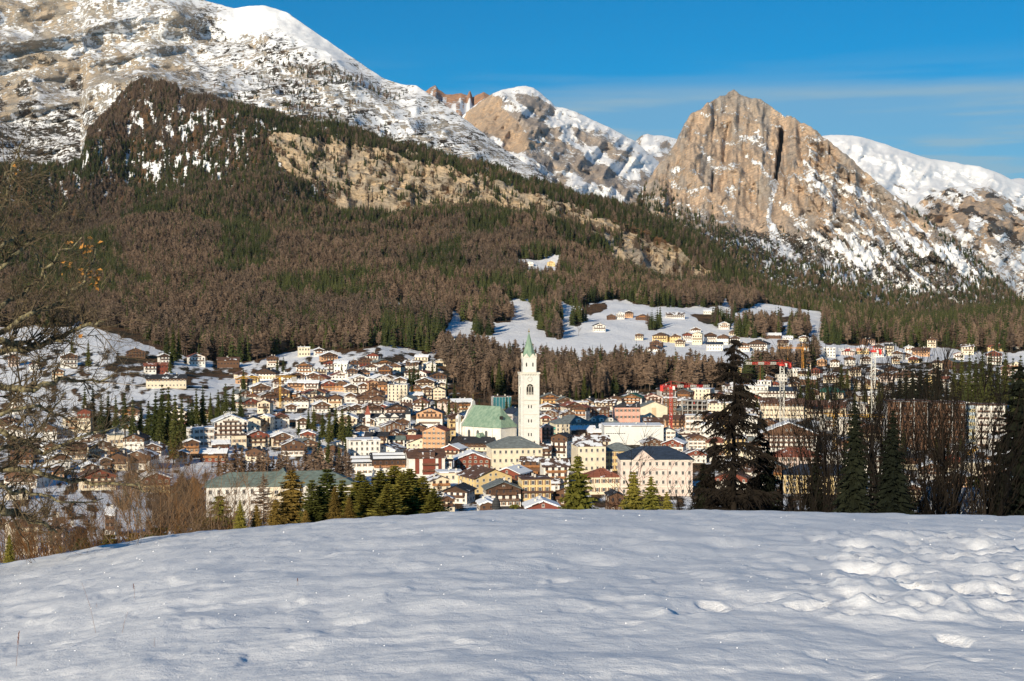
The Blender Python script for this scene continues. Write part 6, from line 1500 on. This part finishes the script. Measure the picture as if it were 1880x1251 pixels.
for z, L in dict(
    g1="155 708 795|170 702 792|185 722 798|198 716 795|212 724 798|228 720 802|243 728 802|258 735 800|272 732 818|285 716 822|297 700 818|309 704 828|321 718 842|333 724 830|345 728 815|318 770 852|292 740 830",
    g2="360 712 792|372 704 790|386 720 782|400 714 772|414 703 775|428 708 775|441 716 776|352 732 806|407 728 770",
    g3="132 612 662|162 622 682|306 598 662|318 590 668|328 600 664|312 650 690|48 680 694|70 650 672",
    g4="447 674 716|509 650 692|520 652 690|627 668 690|601 668 688|640 664 682|655 660 680",
    g5="566 748 802|576 744 806|592 752 812|604 742 816|616 740 806|628 742 818|640 748 832|586 790 852|602 800 856|622 810 860|634 800 850|548 770 806",
    g6="752 668 708|760 662 705|768 668 706|794 656 694|802 664 700|756 700 722|820 690 730|834 700 738|733 690 712",
    g7="776 732 768|788 738 768|800 734 770|812 736 772|824 730 774|836 734 770|858 722 752|868 730 752|930 722 762|938 728 764|1046 712 746|1058 704 744|1070 700 742|1082 706 746|1094 712 746|1106 716 748|1036 718 746|880 728 748",
    g8="1640 690 765|1652 672 765|1664 664 766|1676 654 768|1690 648 768|1702 656 766|1714 660 766|1726 672 768|1738 690 764|1752 650 752|1766 642 748|1780 638 750|1792 648 750|1804 634 752|1818 640 754|1832 650 752|1846 640 752|1860 650 756|1874 644 760|1630 704 762|1770 690 770|1800 690 772|1840 690 770|1722 650 735",
    g9="1484 674 748|1492 690 746|1470 700 748|1545 664 722|1556 672 722|1500 690 730|1520 694 735|1572 690 738|1588 700 750|1614 690 745|1620 700 760|1390 720 762|1376 716 760|1510 712 745|1534 700 742|1440 704 745|1600 712 770|1330 728 770|1660 780 850|1720 790 850|1742 800 850|1765 790 846|1620 790 850").items():
    for q in L.split("|"):
        v = list(map(float, q.split()))
        town_tree(z, *v, kind=DARKM[int(v[0]) % 2] if z == "g8" and 1625 < v[0] < 1745 else None)
for i in range(34):
    px = 405 + i * 7.2 + trd.uniform(-4, 4)
    town_tree("h1", px, trd.uniform(812, 846), trd.uniform(884, 905), trd.choice(LARCH), trd.uniform(.9, 1.3), noun="leafless brown larch")
# leafless trees and bushes
def bare_mesh(rd, nm, mat, H=1.0, stems=1, levels=4, spread=.55, r0=.016, kids=6, up=.25, sides=3, lean=0.1, first=.25, wob=.10):
    b = MB(); tr_ = MB()
    def grow(p, d, L, r, lv):
        n = 5 if lv < 2 else 3
        pts = [p]
        d = d / np.linalg.norm(d)
        for i in range(n):
            d = d + np.array([rd.gauss(0, wob), rd.gauss(0, wob), rd.gauss(0, wob) * .5 + up * .12]); d /= np.linalg.norm(d)
            pts.append(pts[-1] + d * L / n)
        for i in range(n):
            ra = r * (1 - .75 * i / n); rb = r * (1 - .75 * (i + 1) / n)
            (b if lv else tr_).bar(pts[i], pts[i + 1], ra, 0, rb, sides if lv else 7)
        if lv >= levels: return
        kn = kids if lv < 2 else max(3, kids - 2)
        for k in range(kn):
            f = first + (1 - first) * (k + rd.random()) / kn if lv == 0 else .2 + .8 * rd.random()
            i = min(n - 1, int(f * n)); q = pts[i] + (pts[i + 1] - pts[i]) * (f * n - i)
            ax = pts[i + 1] - pts[i]; ax /= np.linalg.norm(ax)
            v = np.array([rd.gauss(0, 1), rd.gauss(0, 1), rd.gauss(0, .5)]); v -= ax * v.dot(ax); v /= np.linalg.norm(v)
            an = spread * (.7 + .6 * rd.random())
            nd = ax * math.cos(an) + v * math.sin(an) + np.array([0, 0, up * .4])
            grow(q, nd, L * (.34 + .28 * rd.random()) * (1.15 - .5 * f if lv == 0 else 1), max(r * (1 - .7 * f) * .55, .0011), lv + 1)
    for s in range(stems):
        a = rd.random() * 6.28
        grow(np.array([.05 * math.cos(a) * (stems > 1), .05 * math.sin(a) * (stems > 1), -.06]), np.array([math.cos(a) * lean, math.sin(a) * lean, 1.0]), H * (.75 + .3 * rd.random() if stems > 1 else 1.0), r0, 0 if stems == 1 else 1)
    return (tr_.mesh("trunk", mat, True) if tr_.v else None, b.mesh(nm, mat))
brd = random.Random(77)
BARE = [bare_mesh(brd, "branches", M_BARE, levels=3, kids=9, spread=.6, r0=.014) for _ in range(3)]
SHRUB = [bare_mesh(brd, "branches", M_BARE, stems=9, levels=3, kids=6, spread=.55, lean=.45, r0=.010) for _ in range(2)]
M_RUST = tree_mat("rusty_twigs", (0.13, 0.062, 0.024), (0.24, 0.125, 0.05))
SHRUB_R = [bare_mesh(brd, "branches", M_RUST, stems=9, levels=3, kids=6, spread=.55, lean=.5, r0=.009) for _ in range(2)]
def bare(loc, H, me, label, group, nm="bare_tree", cat="tree", sxy=1.0):
    if me[0] is None: o = obj("bush", me[1], loc=loc, label=label, category=cat, group=group)
    else:
        o = empty(nm, loc, label=label, category=cat, group=group)
        obj("trunk", me[0], o); obj("branches", me[1], o)
    o.rotation_euler = (0, 0, brd.random() * 6.28); o.scale = (H * sxy, H * sxy, H)
    return o
for _ in range(110):
    zone = brd.random()
    if zone < .35: px, py = brd.uniform(440, 820), brd.uniform(690, 815)
    elif zone < .55: px, py = brd.uniform(0, 340), brd.uniform(700, 900)
    elif zone < .8: px, py = brd.uniform(820, 1340), brd.uniform(735, 830)
    else: px, py = brd.uniform(1360, 1860), brd.uniform(660, 800)
    x, y, z, r = LAND.hit(px, py)
    mb_ = brd.choice(BARE + SHRUB)
    bare((x, y, z - .2), brd.uniform(5, 11), mb_, "leafless brown bush among the town houses" if mb_[0] is None else "leafless brown tree among the town houses", "bare trees among the houses", cat="bush" if mb_[0] is None else "tree")
for px, py, H, lab in ((85, 735, 9, "bare bush standing alone on the left snow meadow"), (228, 705, 7, "single reddish bare tree on the snow below the red-roofed house"), (1062, 616, 13, "lone leafless tree on the upper snow meadow")):
    x, y, z, r = LAND.hit(px, py)
    bare((x, y, z - .2), H, SHRUB[0] if px < 100 else BARE[1], lab, "lone trees on the snow", sxy=1.2 if px < 100 else .9)
for i in range(16):
    px = 215 + i * 7 + brd.uniform(-4, 4); py = brd.uniform(622, 650)
    x, y, z, r = LAND.hit(px, py)
    bare((x, y, z - .2), brd.uniform(5, 10), brd.choice(BARE), "thin leafless tree in the grove above the brown chalet", "bare grove on the meadow")
for i in range(44):
    px = brd.uniform(205, 372); py = brd.uniform(880, 965)
    x, y, z, r = LAND.hit(px, py)
    bare((x, y, z - .3), brd.uniform(8, 17), brd.choice(SHRUB_R + BARE + SHRUB), "leafless brown tree in the thicket left of the long building", "thicket left of the long building")
# --- the nearest trees of the wood
for j in near_ids:
    s_ = kinds[j] >= 4
    root = empty("spruce_tree" if s_ else "larch_tree", tuple(pts[j] - np.array([0, 0, .3])), trd.random() * 6.28, category="tree", group="trees along the near edge of the wood",
                 label="dark spruce at the near edge of the larch wood" if s_ else "leafless brown larch at the near edge of the wood")
    H = float(sizes[j]); root.scale = (H, H, H)
    obj("trunk", TRUNK_T, root); obj("crown", trd.choice(MED) if s_ else trd.choice(LARCH), root)
# --- conifers just beyond the crest
HI = dict(
    spruce=full_crown(trd, M_OLIVE, .21, 34, 13, 36, 9, 9, .02, .45, .0095, tl=.32),
    spruce2=full_crown(trd, M_OLIVE, .25, 32, 14, 34, 9, 9, .02, .38, .0095, tl=.32),
    pine=full_crown(trd, M_OLIVE, .26, 32, 13, 36, 10, 9, .02, -.5, .012, shape=.75, tl=.36),
    gold=full_crown(trd, M_GOLDL, .20, 34, 13, 36, 9, 9, .02, .12, .0095, shape=.7, tl=.32),
    green=full_crown(trd, M_GREENP, .22, 32, 12, 34, 9, 9, .02, -.15, .011, shape=.65, tl=.34),
    dark=full_crown(trd, M_DSPR, .22, 28, 12, 32, 8, 8, .06, .5, .0095, tl=.32))
def crest_tree(zone, px, yt, r, kind, sxy=1.0, label=None, noun=None, trunk=None, nm=None):
    r = r * (.74 if r > 73 else 1.0) if r < 100 else r * .8
    if kind == 'pine': yt -= 14
    sxy *= 1.4 if kind in ('spruce', 'spruce2', 'gold', 'green') else 1.7 if kind == 'pine' else 1.0
    x = (px - 940) / F * r / math.cos(PITCH); z = max(LAND.zat(x, r), hill_z(px, r))
    H = (90 + ray(px, yt)[1] * r) - z
    return tree(zone, HI[kind] if isinstance(kind, str) else kind, (x, r, z - .2), float(H), sxy, px=px, label=label, noun=noun, trunk=trunk, nm=nm)
for a in ((402, 890, 72, 'spruce2', 1.15, "dark olive spruce at the left crest before the long building"), (440, 905, 74, 'spruce', .9, "second smaller spruce right of the left crest spruce"), (365, 930, 70, 'gold', 1.0, "golden-brown bushy conifer left of the crest spruce"),
          (535, 846, 86, 'gold', 1.05, "tall golden-brown conifer before the long building"), (505, 905, 80, 'gold', 1.1, "low golden-brown conifer left of the tall golden one"), (560, 925, 78, 'gold', 1.0, "low golden-brown conifer right of the tall golden one"),
          (600, 846, 84, 'green', .9, "tall narrow green pine right of the long building"), (628, 868, 82, 'green', .95, "green pine second from the long building's right end"), (585, 880, 80, 'green', .9, "shorter green pine touching the long building"), (648, 890, 80, 'green', 1.0, "green pine at the left edge of the bushy pine mass"),
          (672, 884, 78, 'pine', 1.0, "bushy olive pine, first of the mass left of centre"), (698, 866, 80, 'pine', 1.0, "bushy olive pine, second of the mass left of centre"), (724, 856, 82, 'pine', 1.05, "bushy olive pine, tallest of the mass left of centre"), (752, 862, 81, 'pine', 1.05, "bushy olive pine, right of the tallest in the mass"), (776, 876, 78, 'pine', 1.0, "bushy olive pine, second from right of the mass"), (796, 900, 76, 'pine', 1.0, "low bushy olive pine at the right end of the mass"), (712, 890, 74, 'pine', 1.1, "lowest front pine in the olive mass"), (745, 895, 73, 'pine', 1.1, "front pine in the middle of the olive mass"),
          (945, 905, 105, 'spruce', .9, "small spruce tip beside the road at the crest"), (1061, 818, 92, 'spruce2', .95, "lone full olive spruce right of the yellow hotel"), (1163, 850, 88, 'spruce', 1.0, "left spruce of the pair before the pink palace"), (1196, 860, 86, 'spruce2', .9, "right spruce of the pair before the pink palace"), (1225, 890, 84, 'spruce', 1.0, "low spruce right of the pair before the pink palace"),
          (1712, 868, 105, 'spruce', 1.0, "olive spruce behind the right bare trees, first from left"), (1742, 880, 100, 'spruce2', 1.0, "olive spruce behind the right bare trees, second from left"), (1792, 850, 108, 'spruce', 1.1, "olive spruce behind the right bare trees, tallest"), (1818, 870, 100, 'spruce2', 1.0, "olive spruce behind the right bare trees, rightmost"), (1668, 880, 102, 'spruce', 1.0, "low olive spruce between bare stems at right"),
          (15, 968, 50, 'spruce', .8, "small dark spruce at the far left crest"), (572, 868, 79, 'green', .9, "green pine hugging the right gable of the long building"), (614, 880, 78, 'gold', .8, "golden conifer between the tall green pines"), (640, 900, 76, 'gold', .9, "low golden conifer right of the green pines"), (470, 915, 75, 'gold', .9, "low golden conifer between crest spruce and thin larch"), (422, 930, 73, 'gold', .9, "low golden bush right of the crest spruce"),
          (330, 945, 72, 'gold', 1.1, "golden conifer bush nearest the thicket"), (290, 952, 70, 'green', 1.2, "low green pine bush left of the golden bush"), (245, 962, 68, 'gold', 1.2, "low golden bush on the left crest slope"), (200, 968, 66, 'green', 1.3, "low green juniper bush on the left crest slope"), (150, 975, 64, 'green', 1.3, "dark juniper bush farther down the left crest"), (110, 990, 60, 'gold', 1.2, "golden juniper at the lower left crest"), (660, 868, 81, 'pine', .9, "slim olive pine at the left flank of the mass"), (738, 868, 77, 'pine', 1.0, "middle front olive pine under the tallest")):
    crest_tree('n1', *a[:5], label=a[5])
crest_tree('n3', 1872, 640, 72, 'dark', 1.05, label="tall blackish spruce at the right edge of the picture", trunk=TRUNK_D)
crest_tree('n3', 1836, 790, 70, 'dark', 1.0, label="shorter blackish spruce left of the right-edge spruce", trunk=TRUNK_D)
for a in ((1570, 715, 74, .9, "slim blackish spruce among the right bare stems, first"), (1640, 735, 75, 1.0, "slim blackish spruce among the right bare stems, second"), (1500, 800, 70, .9, "low blackish spruce left of the bare stem cluster"), (1410, 800, 69, .9, "low blackish spruce right of the ragged larch"), (1292, 830, 70, .9, "low blackish spruce left of the ragged larch")):
    crest_tree('n2', a[0], a[1], a[2], 'dark', a[3], label=a[4], trunk=TRUNK_D)
# bare larches beyond the crest
b = MB(); larch_crown(b, trd, wid=.17, n=330, z0=.1, m=0, th=.0018); L_FINE = b.mesh("crown", M_BARE)
crest_tree('n1', 483, 858, 84, L_FINE, 1.5, label="thin leafless larch in front of the long cream building", trunk=TRUNK_T, nm="larch_tree")
crest_tree('n1', 806, 872, 88, L_FINE, .9, label="thin leafless larch right of the olive pine mass", trunk=TRUNK_T, nm="larch_tree")
crest_tree('n1', 823, 905, 86, L_FINE, .9, label="short leafless larch beside the snowy roofs left of the road", trunk=TRUNK_T, nm="larch_tree")
# the big dark larch: hanging ragged boughs
def ragged_larch(rd):
    b = MB()
    for i in range(125):
        t = rd.random() ** .8; z = .12 + .86 * t
        r = (.23 * (1 - t) ** .62 * (.5 + .65 * rd.random()) + .012); a = rd.random() * 6.283
        if .42 < t < .52: r *= 1.25
        p = np.array([0, 0, z]); d = np.array([math.cos(a), math.sin(a), .25 - .5 * rd.random()]); n = 5
        for k in range(n):
            q = p + d / np.linalg.norm(d) * r / n
            b.bar(p, q, .0032 * (1 - k / n) + .0008, 0, .0032 * (1 - (k + 1) / n) + .0006, 3)
            for _ in range(6):
                s = rd.random(); c = p + (q - p) * s; ln = r * (.10 + .22 * rd.random())
                a2 = a + rd.gauss(0, .8); e = c + np.array([math.cos(a2) * ln, math.sin(a2) * ln, -ln * (.2 + .9 * rd.random())])
                w = .0034; b.tri(tuple(c + (0, 0, w)), tuple(c - (0, 0, w)), tuple(e))
                b.tri(tuple(c + (w, 0, 0)), tuple(c + (-w, 0, 0)), tuple(e + (0, 0, -.004)))
                e2 = c + (e - c) * .6
                b.tri(tuple(e2 + (0, w, 0)), tuple(e2 - (0, w, 0)), tuple(e2 + np.array([rd.gauss(0, .012), rd.gauss(0, .012), -.014])))
            p = q; d = d + np.array([rd.gauss(0, .15), rd.gauss(0, .15), -.06 + rd.gauss(0, .12)])
    return b.mesh("crown", M_DBARK)
RAG = ragged_larch(random.Random(5))
crest_tree('n2', 1348, 606, 66, RAG, 1.0, label="tall dark ragged larch standing against the town right of centre", trunk=trunk_mesh("trunk", M_DBARK, .016), nm="larch_tree")
crest_tree('n2', 1312, 790, 70, RAG, .9, label="shorter dark larch just left of the tall ragged larch", trunk=TRUNK_D, nm="larch_tree")
crest_tree('n2', 1392, 770, 72, RAG, .9, label="shorter dark larch just right of the tall ragged larch", trunk=TRUNK_D, nm="larch_tree")
# dark leafless stems at right
DB = [bare_mesh(random.Random(s), "branches", M_DBARK, levels=3, kids=7, spread=.42, r0=.013, up=.55, first=.3, wob=.05) for s in (3, 4, 9)]
DBW = bare_mesh(random.Random(12), "branches", M_DBARK, levels=3, kids=7, spread=.75, r0=.014, up=.2, first=.2, wob=.12)
stems = [(1255, 795, 72, 3), (1288, 850, 70, 3), (1330, 840, 68, 3), (1372, 850, 68, 3), (1424, 850, 70, 3), (1456, 770, 72, 4), (1480, 810, 70, 1), (1502, 730, 74, 2), (1519, 690, 70, 4), (1528, 740, 67, 1), (1536, 672, 72, 0), (1553, 700, 70, 2), (1566, 684, 74, 4), (1576, 740, 67, 1), (1584, 702, 70, 0), (1600, 750, 72, 4), (1541, 800, 66, 3),
         (1619, 688, 68, 0), (1627, 720, 66, 4), (1633, 704, 72, 1), (1648, 770, 70, 4), (1666, 800, 72, 3), (1692, 765, 68, 3), (1717, 706, 72, 4), (1728, 690, 70, 0), (1738, 745, 69, 1), (1745, 716, 72, 2), (1758, 694, 70, 4), (1790, 780, 72, 3), (1826, 700, 68, 4), (1838, 684, 70, 0), (1852, 730, 74, 2), (1442, 800, 73, 4), (1490, 770, 68, 4), (1510, 760, 66, 4), (1654, 740, 68, 0), (1678, 760, 70, 4), (1704, 735, 71, 4), (1772, 740, 71, 0), (1808, 750, 69, 4), (1814, 720, 72, 1)]
DB.append(bare_mesh(random.Random(19), "branches", M_DBARK, levels=2, kids=12, spread=.45, r0=.012, up=.45, first=.25, wob=.05))
for i, (px, yt, r, k_) in enumerate(stems):
    x = (px - 940) / F * r / math.cos(PITCH); z = max(LAND.zat(x, r), hill_z(px, r)); H = 90 + ray(px, yt)[1] * r - z
    bare((x, r, z - .2), float(H) * (.92 if k_ == 3 else .88), DBW if k_ == 3 else DB[3 if k_ == 4 else k_], "dark leafless tree, %s from left along the right-hand crest" % (["first", "second", "third", "fourth", "fifth", "sixth", "seventh", "eighth", "ninth", "tenth", "eleventh", "twelfth", "thirteenth", "fourteenth", "fifteenth", "sixteenth", "seventeenth", "eighteenth", "nineteenth", "twentieth", "twenty-first", "twenty-second", "twenty-third", "twenty-fourth", "twenty-fifth", "twenty-sixth", "twenty-seventh", "twenty-eighth", "twenty-ninth", "thirtieth", "thirty-first", "thirty-second", "thirty-third", "thirty-fourth", "thirty-fifth", "thirty-sixth", "thirty-seventh", "thirty-eighth", "thirty-ninth", "fortieth", "forty-first", "forty-second"][sorted(s[0] for s in stems).index(px)]), "dark bare trees along the right crest", sxy=.95)
# bushes along the left crest
for i in range(30):
    px = -20 + i * 15 + brd.uniform(-6, 6); r = brd.uniform(54, 74)
    x = (px - 940) / F * r / math.cos(PITCH); z = max(LAND.zat(x, r), hill_z(px, r))
    yt = np.interp(px, [0, 100, 200, 300, 360, 440], [960, 945, 930, 905, 925, 945]) + brd.uniform(-25, 25)
    H = 90 + ray(px, yt)[1] * r - z
    bare((x, r, z - .2), float(max(H, 1.5)), brd.choice(SHRUB_R + SHRUB), "rust-brown leafless bush along the left crest", "brown bushes along the left crest", "bush", "bush", 1.1)
# --- the lichen-covered tree reaching in from the left
TR = 30.0; kq = TR / F; TS = TR / 16.0
lrd = random.Random(14)
t = NT("lichen_bark", .95, .1)
n1 = t.noise(t.pos(), 9, 4, .6); n2 = t.noise(t.pos(), 38, 3, .6)
c_l = t.mix(t.rng(n1, .40, .60), (0.07, 0.058, 0.042), (0.24, 0.21, 0.13))
t.col(t.mix(t.rng(n2, .56, .66), c_l, (0.30, 0.24, 0.07))); t.bump(n2, .6, .01)
M_LICH = t.m
M_TWIG = plain("lichen_twig", (0.10, 0.075, 0.045), .95, .45, 14)
base = np.array(at(-330, 700, TR)); zb = hill_z(-330, TR)
root = empty("lichen_tree", (base[0], TR, zb), label="lichen-covered bare tree reaching in from the left edge", category="tree")
def loc_(px, py, dr=0.0):
    p = at(px, py, TR + dr); return np.array([p[0] - base[0], p[1] - TR, p[2] - zb])
b = MB(); tp = [loc_(-330, py_of(zb, TR) + 20), loc_(-325, 1000), loc_(-335, 800), loc_(-320, 600), loc_(-300, 420), loc_(-290, 130)]
for i in range(5): b.bar(tp[i], tp[i + 1], (.20 - .038 * i) * TS, 0, (.20 - .038 * (i + 1)) * TS, 10)
obj("trunk", b.mesh("trunk", M_LICH, True), root)
LIMBS = [([(-320, 740), (-150, 690), (0, 641), (60, 640), (120, 612), (165, 596), (192, 592)], 6.5), ([(-320, 690), (-120, 640), (0, 622), (60, 632), (112, 628), (135, 632)], 5.5), ([(-325, 800), (-150, 750), (0, 716), (45, 712), (95, 702), (150, 697), (207, 690)], 6),
         ([(-310, 640), (-120, 560), (0, 500), (50, 452), (95, 405), (120, 372)], 4.5), ([(-325, 830), (-120, 770), (0, 790), (80, 832), (150, 802), (238, 775)], 5), ([(-328, 900), (-150, 905), (0, 936), (40, 945), (80, 966), (104, 978)], 8),
         ([(-325, 860), (-130, 850), (0, 862), (80, 872), (150, 888), (250, 888), (265, 905)], 5), ([(-300, 520), (-120, 440), (0, 380), (26, 310), (40, 262)], 4), ([(-310, 600), (-120, 590), (0, 562), (60, 525), (110, 470), (150, 436)], 4.2), ([(-315, 660), (-100, 660), (0, 612), (50, 575), (110, 556), (160, 512), (176, 455)], 5),
         ([(-320, 780), (-120, 790), (0, 760), (60, 745), (110, 760), (170, 800)], 4), ([(-325, 880), (-120, 830), (0, 830), (50, 810), (90, 770), (120, 720)], 4), ([(-310, 560), (-100, 500), (0, 450), (40, 430), (70, 470), (90, 520)], 3.5), ([(-328, 930), (-100, 880), (0, 895), (60, 905), (120, 925), (190, 915)], 4), ([(-300, 470), (-100, 420), (0, 345), (15, 320), (30, 330)], 3.2)]
LIMBS += [([(-640 - x, y - 30) for x, y in q], wd) for q, wd in LIMBS[1::2]]
tw = MB(); TIPS = []
def twig(p, d, L, r, lv):
    n = 3
    for i in range(n):
        d = d + np.array([lrd.gauss(0, .16), lrd.gauss(0, .16), lrd.gauss(.03, .16)]); d /= np.linalg.norm(d)
        q = p + d * L / n
        tw.bar(p, q, r * (1 - .28 * i), 0, r * (1 - .28 * (i + 1)), 4 if lv == 0 else 3)
        if lv < 2 or (lv < 3 and i == 1):
            for _ in range(1 if lv else 2):
                if lrd.random() < .86:
                    v = np.array([lrd.gauss(0, 1), lrd.gauss(0, .6), lrd.gauss(.25, 1)]); v -= d * v.dot(d); v /= np.linalg.norm(v)
                    an = .5 + .5 * lrd.random()
                    twig(p + (q - p) * lrd.random(), d * math.cos(an) + v * math.sin(an), L * (.38 + .25 * lrd.random()), max(r * .55, .0030), lv + 1)
        p = q
    TIPS.append(p)
for pts_, wd in LIMBS:
    b = MB(); P = [loc_(x, y, lrd.uniform(-1.2, 1.2) if x > -300 else 0) for x, y in pts_]
    Q = []
    for a_, c in zip(P[:-1], P[1:]):
        for s in (0, .25, .5, .75): Q.append(a_ * (1 - s) + c * s + np.array([lrd.gauss(0, .03), lrd.gauss(0, .05), lrd.gauss(0, .04)]))
    Q.append(P[-1]); n = len(Q) - 1
    for i in range(n):
        ra = wd * kq * (1.5 - 1.25 * i / n); rb = wd * kq * (1.5 - 1.25 * (i + 1) / n)
        b.bar(Q[i], Q[i + 1], ra, 0, rb, 8)
        if i > n * .18:
            for _ in range(2):
                if lrd.random() < .70:
                    ax = (Q[i + 1] - Q[i]); ax /= np.linalg.norm(ax)
                    v = np.array([lrd.gauss(0, 1), lrd.gauss(0, .7), lrd.gauss(.2, 1)]); v -= ax * v.dot(ax); v /= np.linalg.norm(v)
                    an = .5 + .6 * lrd.random()
                    twig(Q[i], ax * math.cos(an) + v * math.sin(an), lrd.uniform(.25, .80) * TS, max(ra * .42, .0075), 0)
    obj("limb", b.mesh("limb", M_LICH, True), root)
o = obj("twigs", tw.mesh("twigs", M_TWIG), root); o['kind'] = 'stuff'
M_LEAF = plain("withered_leaf", (0.42, 0.20, 0.05), .8, .4, 40)
for (px, py, n) in ((160, 458, 12), (176, 514, 12), (172, 500, 6), (124, 446, 5), (123, 492, 4), (150, 508, 4), (172, 450, 3), (30, 322, 3), (147, 607, 3), (232, 775, 2)):
    c0 = loc_(px, py)
    v = np.array([lrd.gauss(0, .3), 0, -1.0])
    tw2 = MB(); tw2.bar(c0 + np.array([.02, 0, .02]), loc_(px - 30, py + 70), .005, 0, .007, 4); 
    obj("twig", tw2.mesh("twig", M_TWIG), root)
    for _ in range(n):
        b = MB(); c = c0 + np.array([lrd.gauss(0, .035), lrd.gauss(0, .03), lrd.gauss(0, .05)]) * TS; s = lrd.uniform(.02, .04) * TS; a = lrd.random() * 6.28
        e = np.array([math.cos(a), math.sin(a) * .6, lrd.gauss(0, .5)]); e /= np.linalg.norm(e); f = np.cross(e, (lrd.gauss(0, 1), 1, lrd.gauss(0, 1))); f /= np.linalg.norm(f)
        g = np.cross(e, f) * s * .3
        b.tri(tuple(c - e * s), tuple(c + f * s * .6 + g), tuple(c + e * s)); b.tri(tuple(c - e * s), tuple(c + e * s), tuple(c - f * s * .6 + g))
        obj("leaf", b.mesh("leaf", M_LEAF), root)
# ------------------------------------------------------------------ the air of the valley
b = MB(); b.box(-9000, 9000, -400, 16500, -60, 2600)
hz = bpy.data.materials.new("valley_air"); hz.use_nodes = True
for n in list(hz.node_tree.nodes): hz.node_tree.nodes.remove(n)
ho = hz.node_tree.nodes.new('ShaderNodeOutputMaterial'); hv = hz.node_tree.nodes.new('ShaderNodeVolumePrincipled')
hv.inputs['Color'].default_value = (0.72, 0.84, 1.0, 1); hv.inputs['Density'].default_value = 0.000007; hv.inputs['Anisotropy'].default_value = 0.2
hz.node_tree.links.new(hv.outputs[0], ho.inputs['Volume'])
obj("haze", b.mesh("haze", hz), kind='stuff', label="thin blue winter haze filling the whole valley")
# ------------------------------------------------------------------ one label for each building
U_ = "first second third fourth fifth sixth seventh eighth ninth tenth eleventh twelfth thirteenth fourteenth fifteenth sixteenth seventeenth eighteenth nineteenth".split()
ORD = list(U_)
for tens in ("twent", "thirt", "fort", "fift", "sixt", "sevent"): ORD += [tens + "ieth"] + [tens + "y-" + x for x in U_[:9]]
for z, phrase in ZONES.items():
    hs = sorted([h for h in HOUSES if h['zone'] == z], key=lambda h: h['cx'])
    for i, h in enumerate(hs):
        if h['label'] is None:
            noun = "chalet" if h['style'] in 'fs' and h['w'] < 24 else "block" if h['style'] == 't' else "building"
            h['label'] = "%s %s with %s, %s from left %s" % (WALLC[h['wall']][0], noun, ROOFC[h['roof']][0], ORD[i], phrase)
        h['o']['label'] = h['label']; h['o']['group'] = "buildings " + phrase

for z, phrase in TZ.items():
    ts = sorted([t for t in TREES if t['zone'] == z], key=lambda t: t['px'])
    for i, t in enumerate(ts):
        t['o']['label'] = t['label'] or "%s, %s from left %s" % (t['noun'], ORD[i], phrase)
        t['o']['group'] = "trees " + phrase

for g, txt in (("brown bushes along the left crest", "rust-brown leafless bush, %s from left along the left crest"), ("bare grove on the meadow", "thin leafless tree, %s from left in the grove above the brown chalet")):
    os_ = sorted([o for o in scene.objects if o.parent is None and o.get('group') == g], key=lambda o: o.location.x / o.location.y)
    for i, o in enumerate(os_): o['label'] = txt % ORD[i]
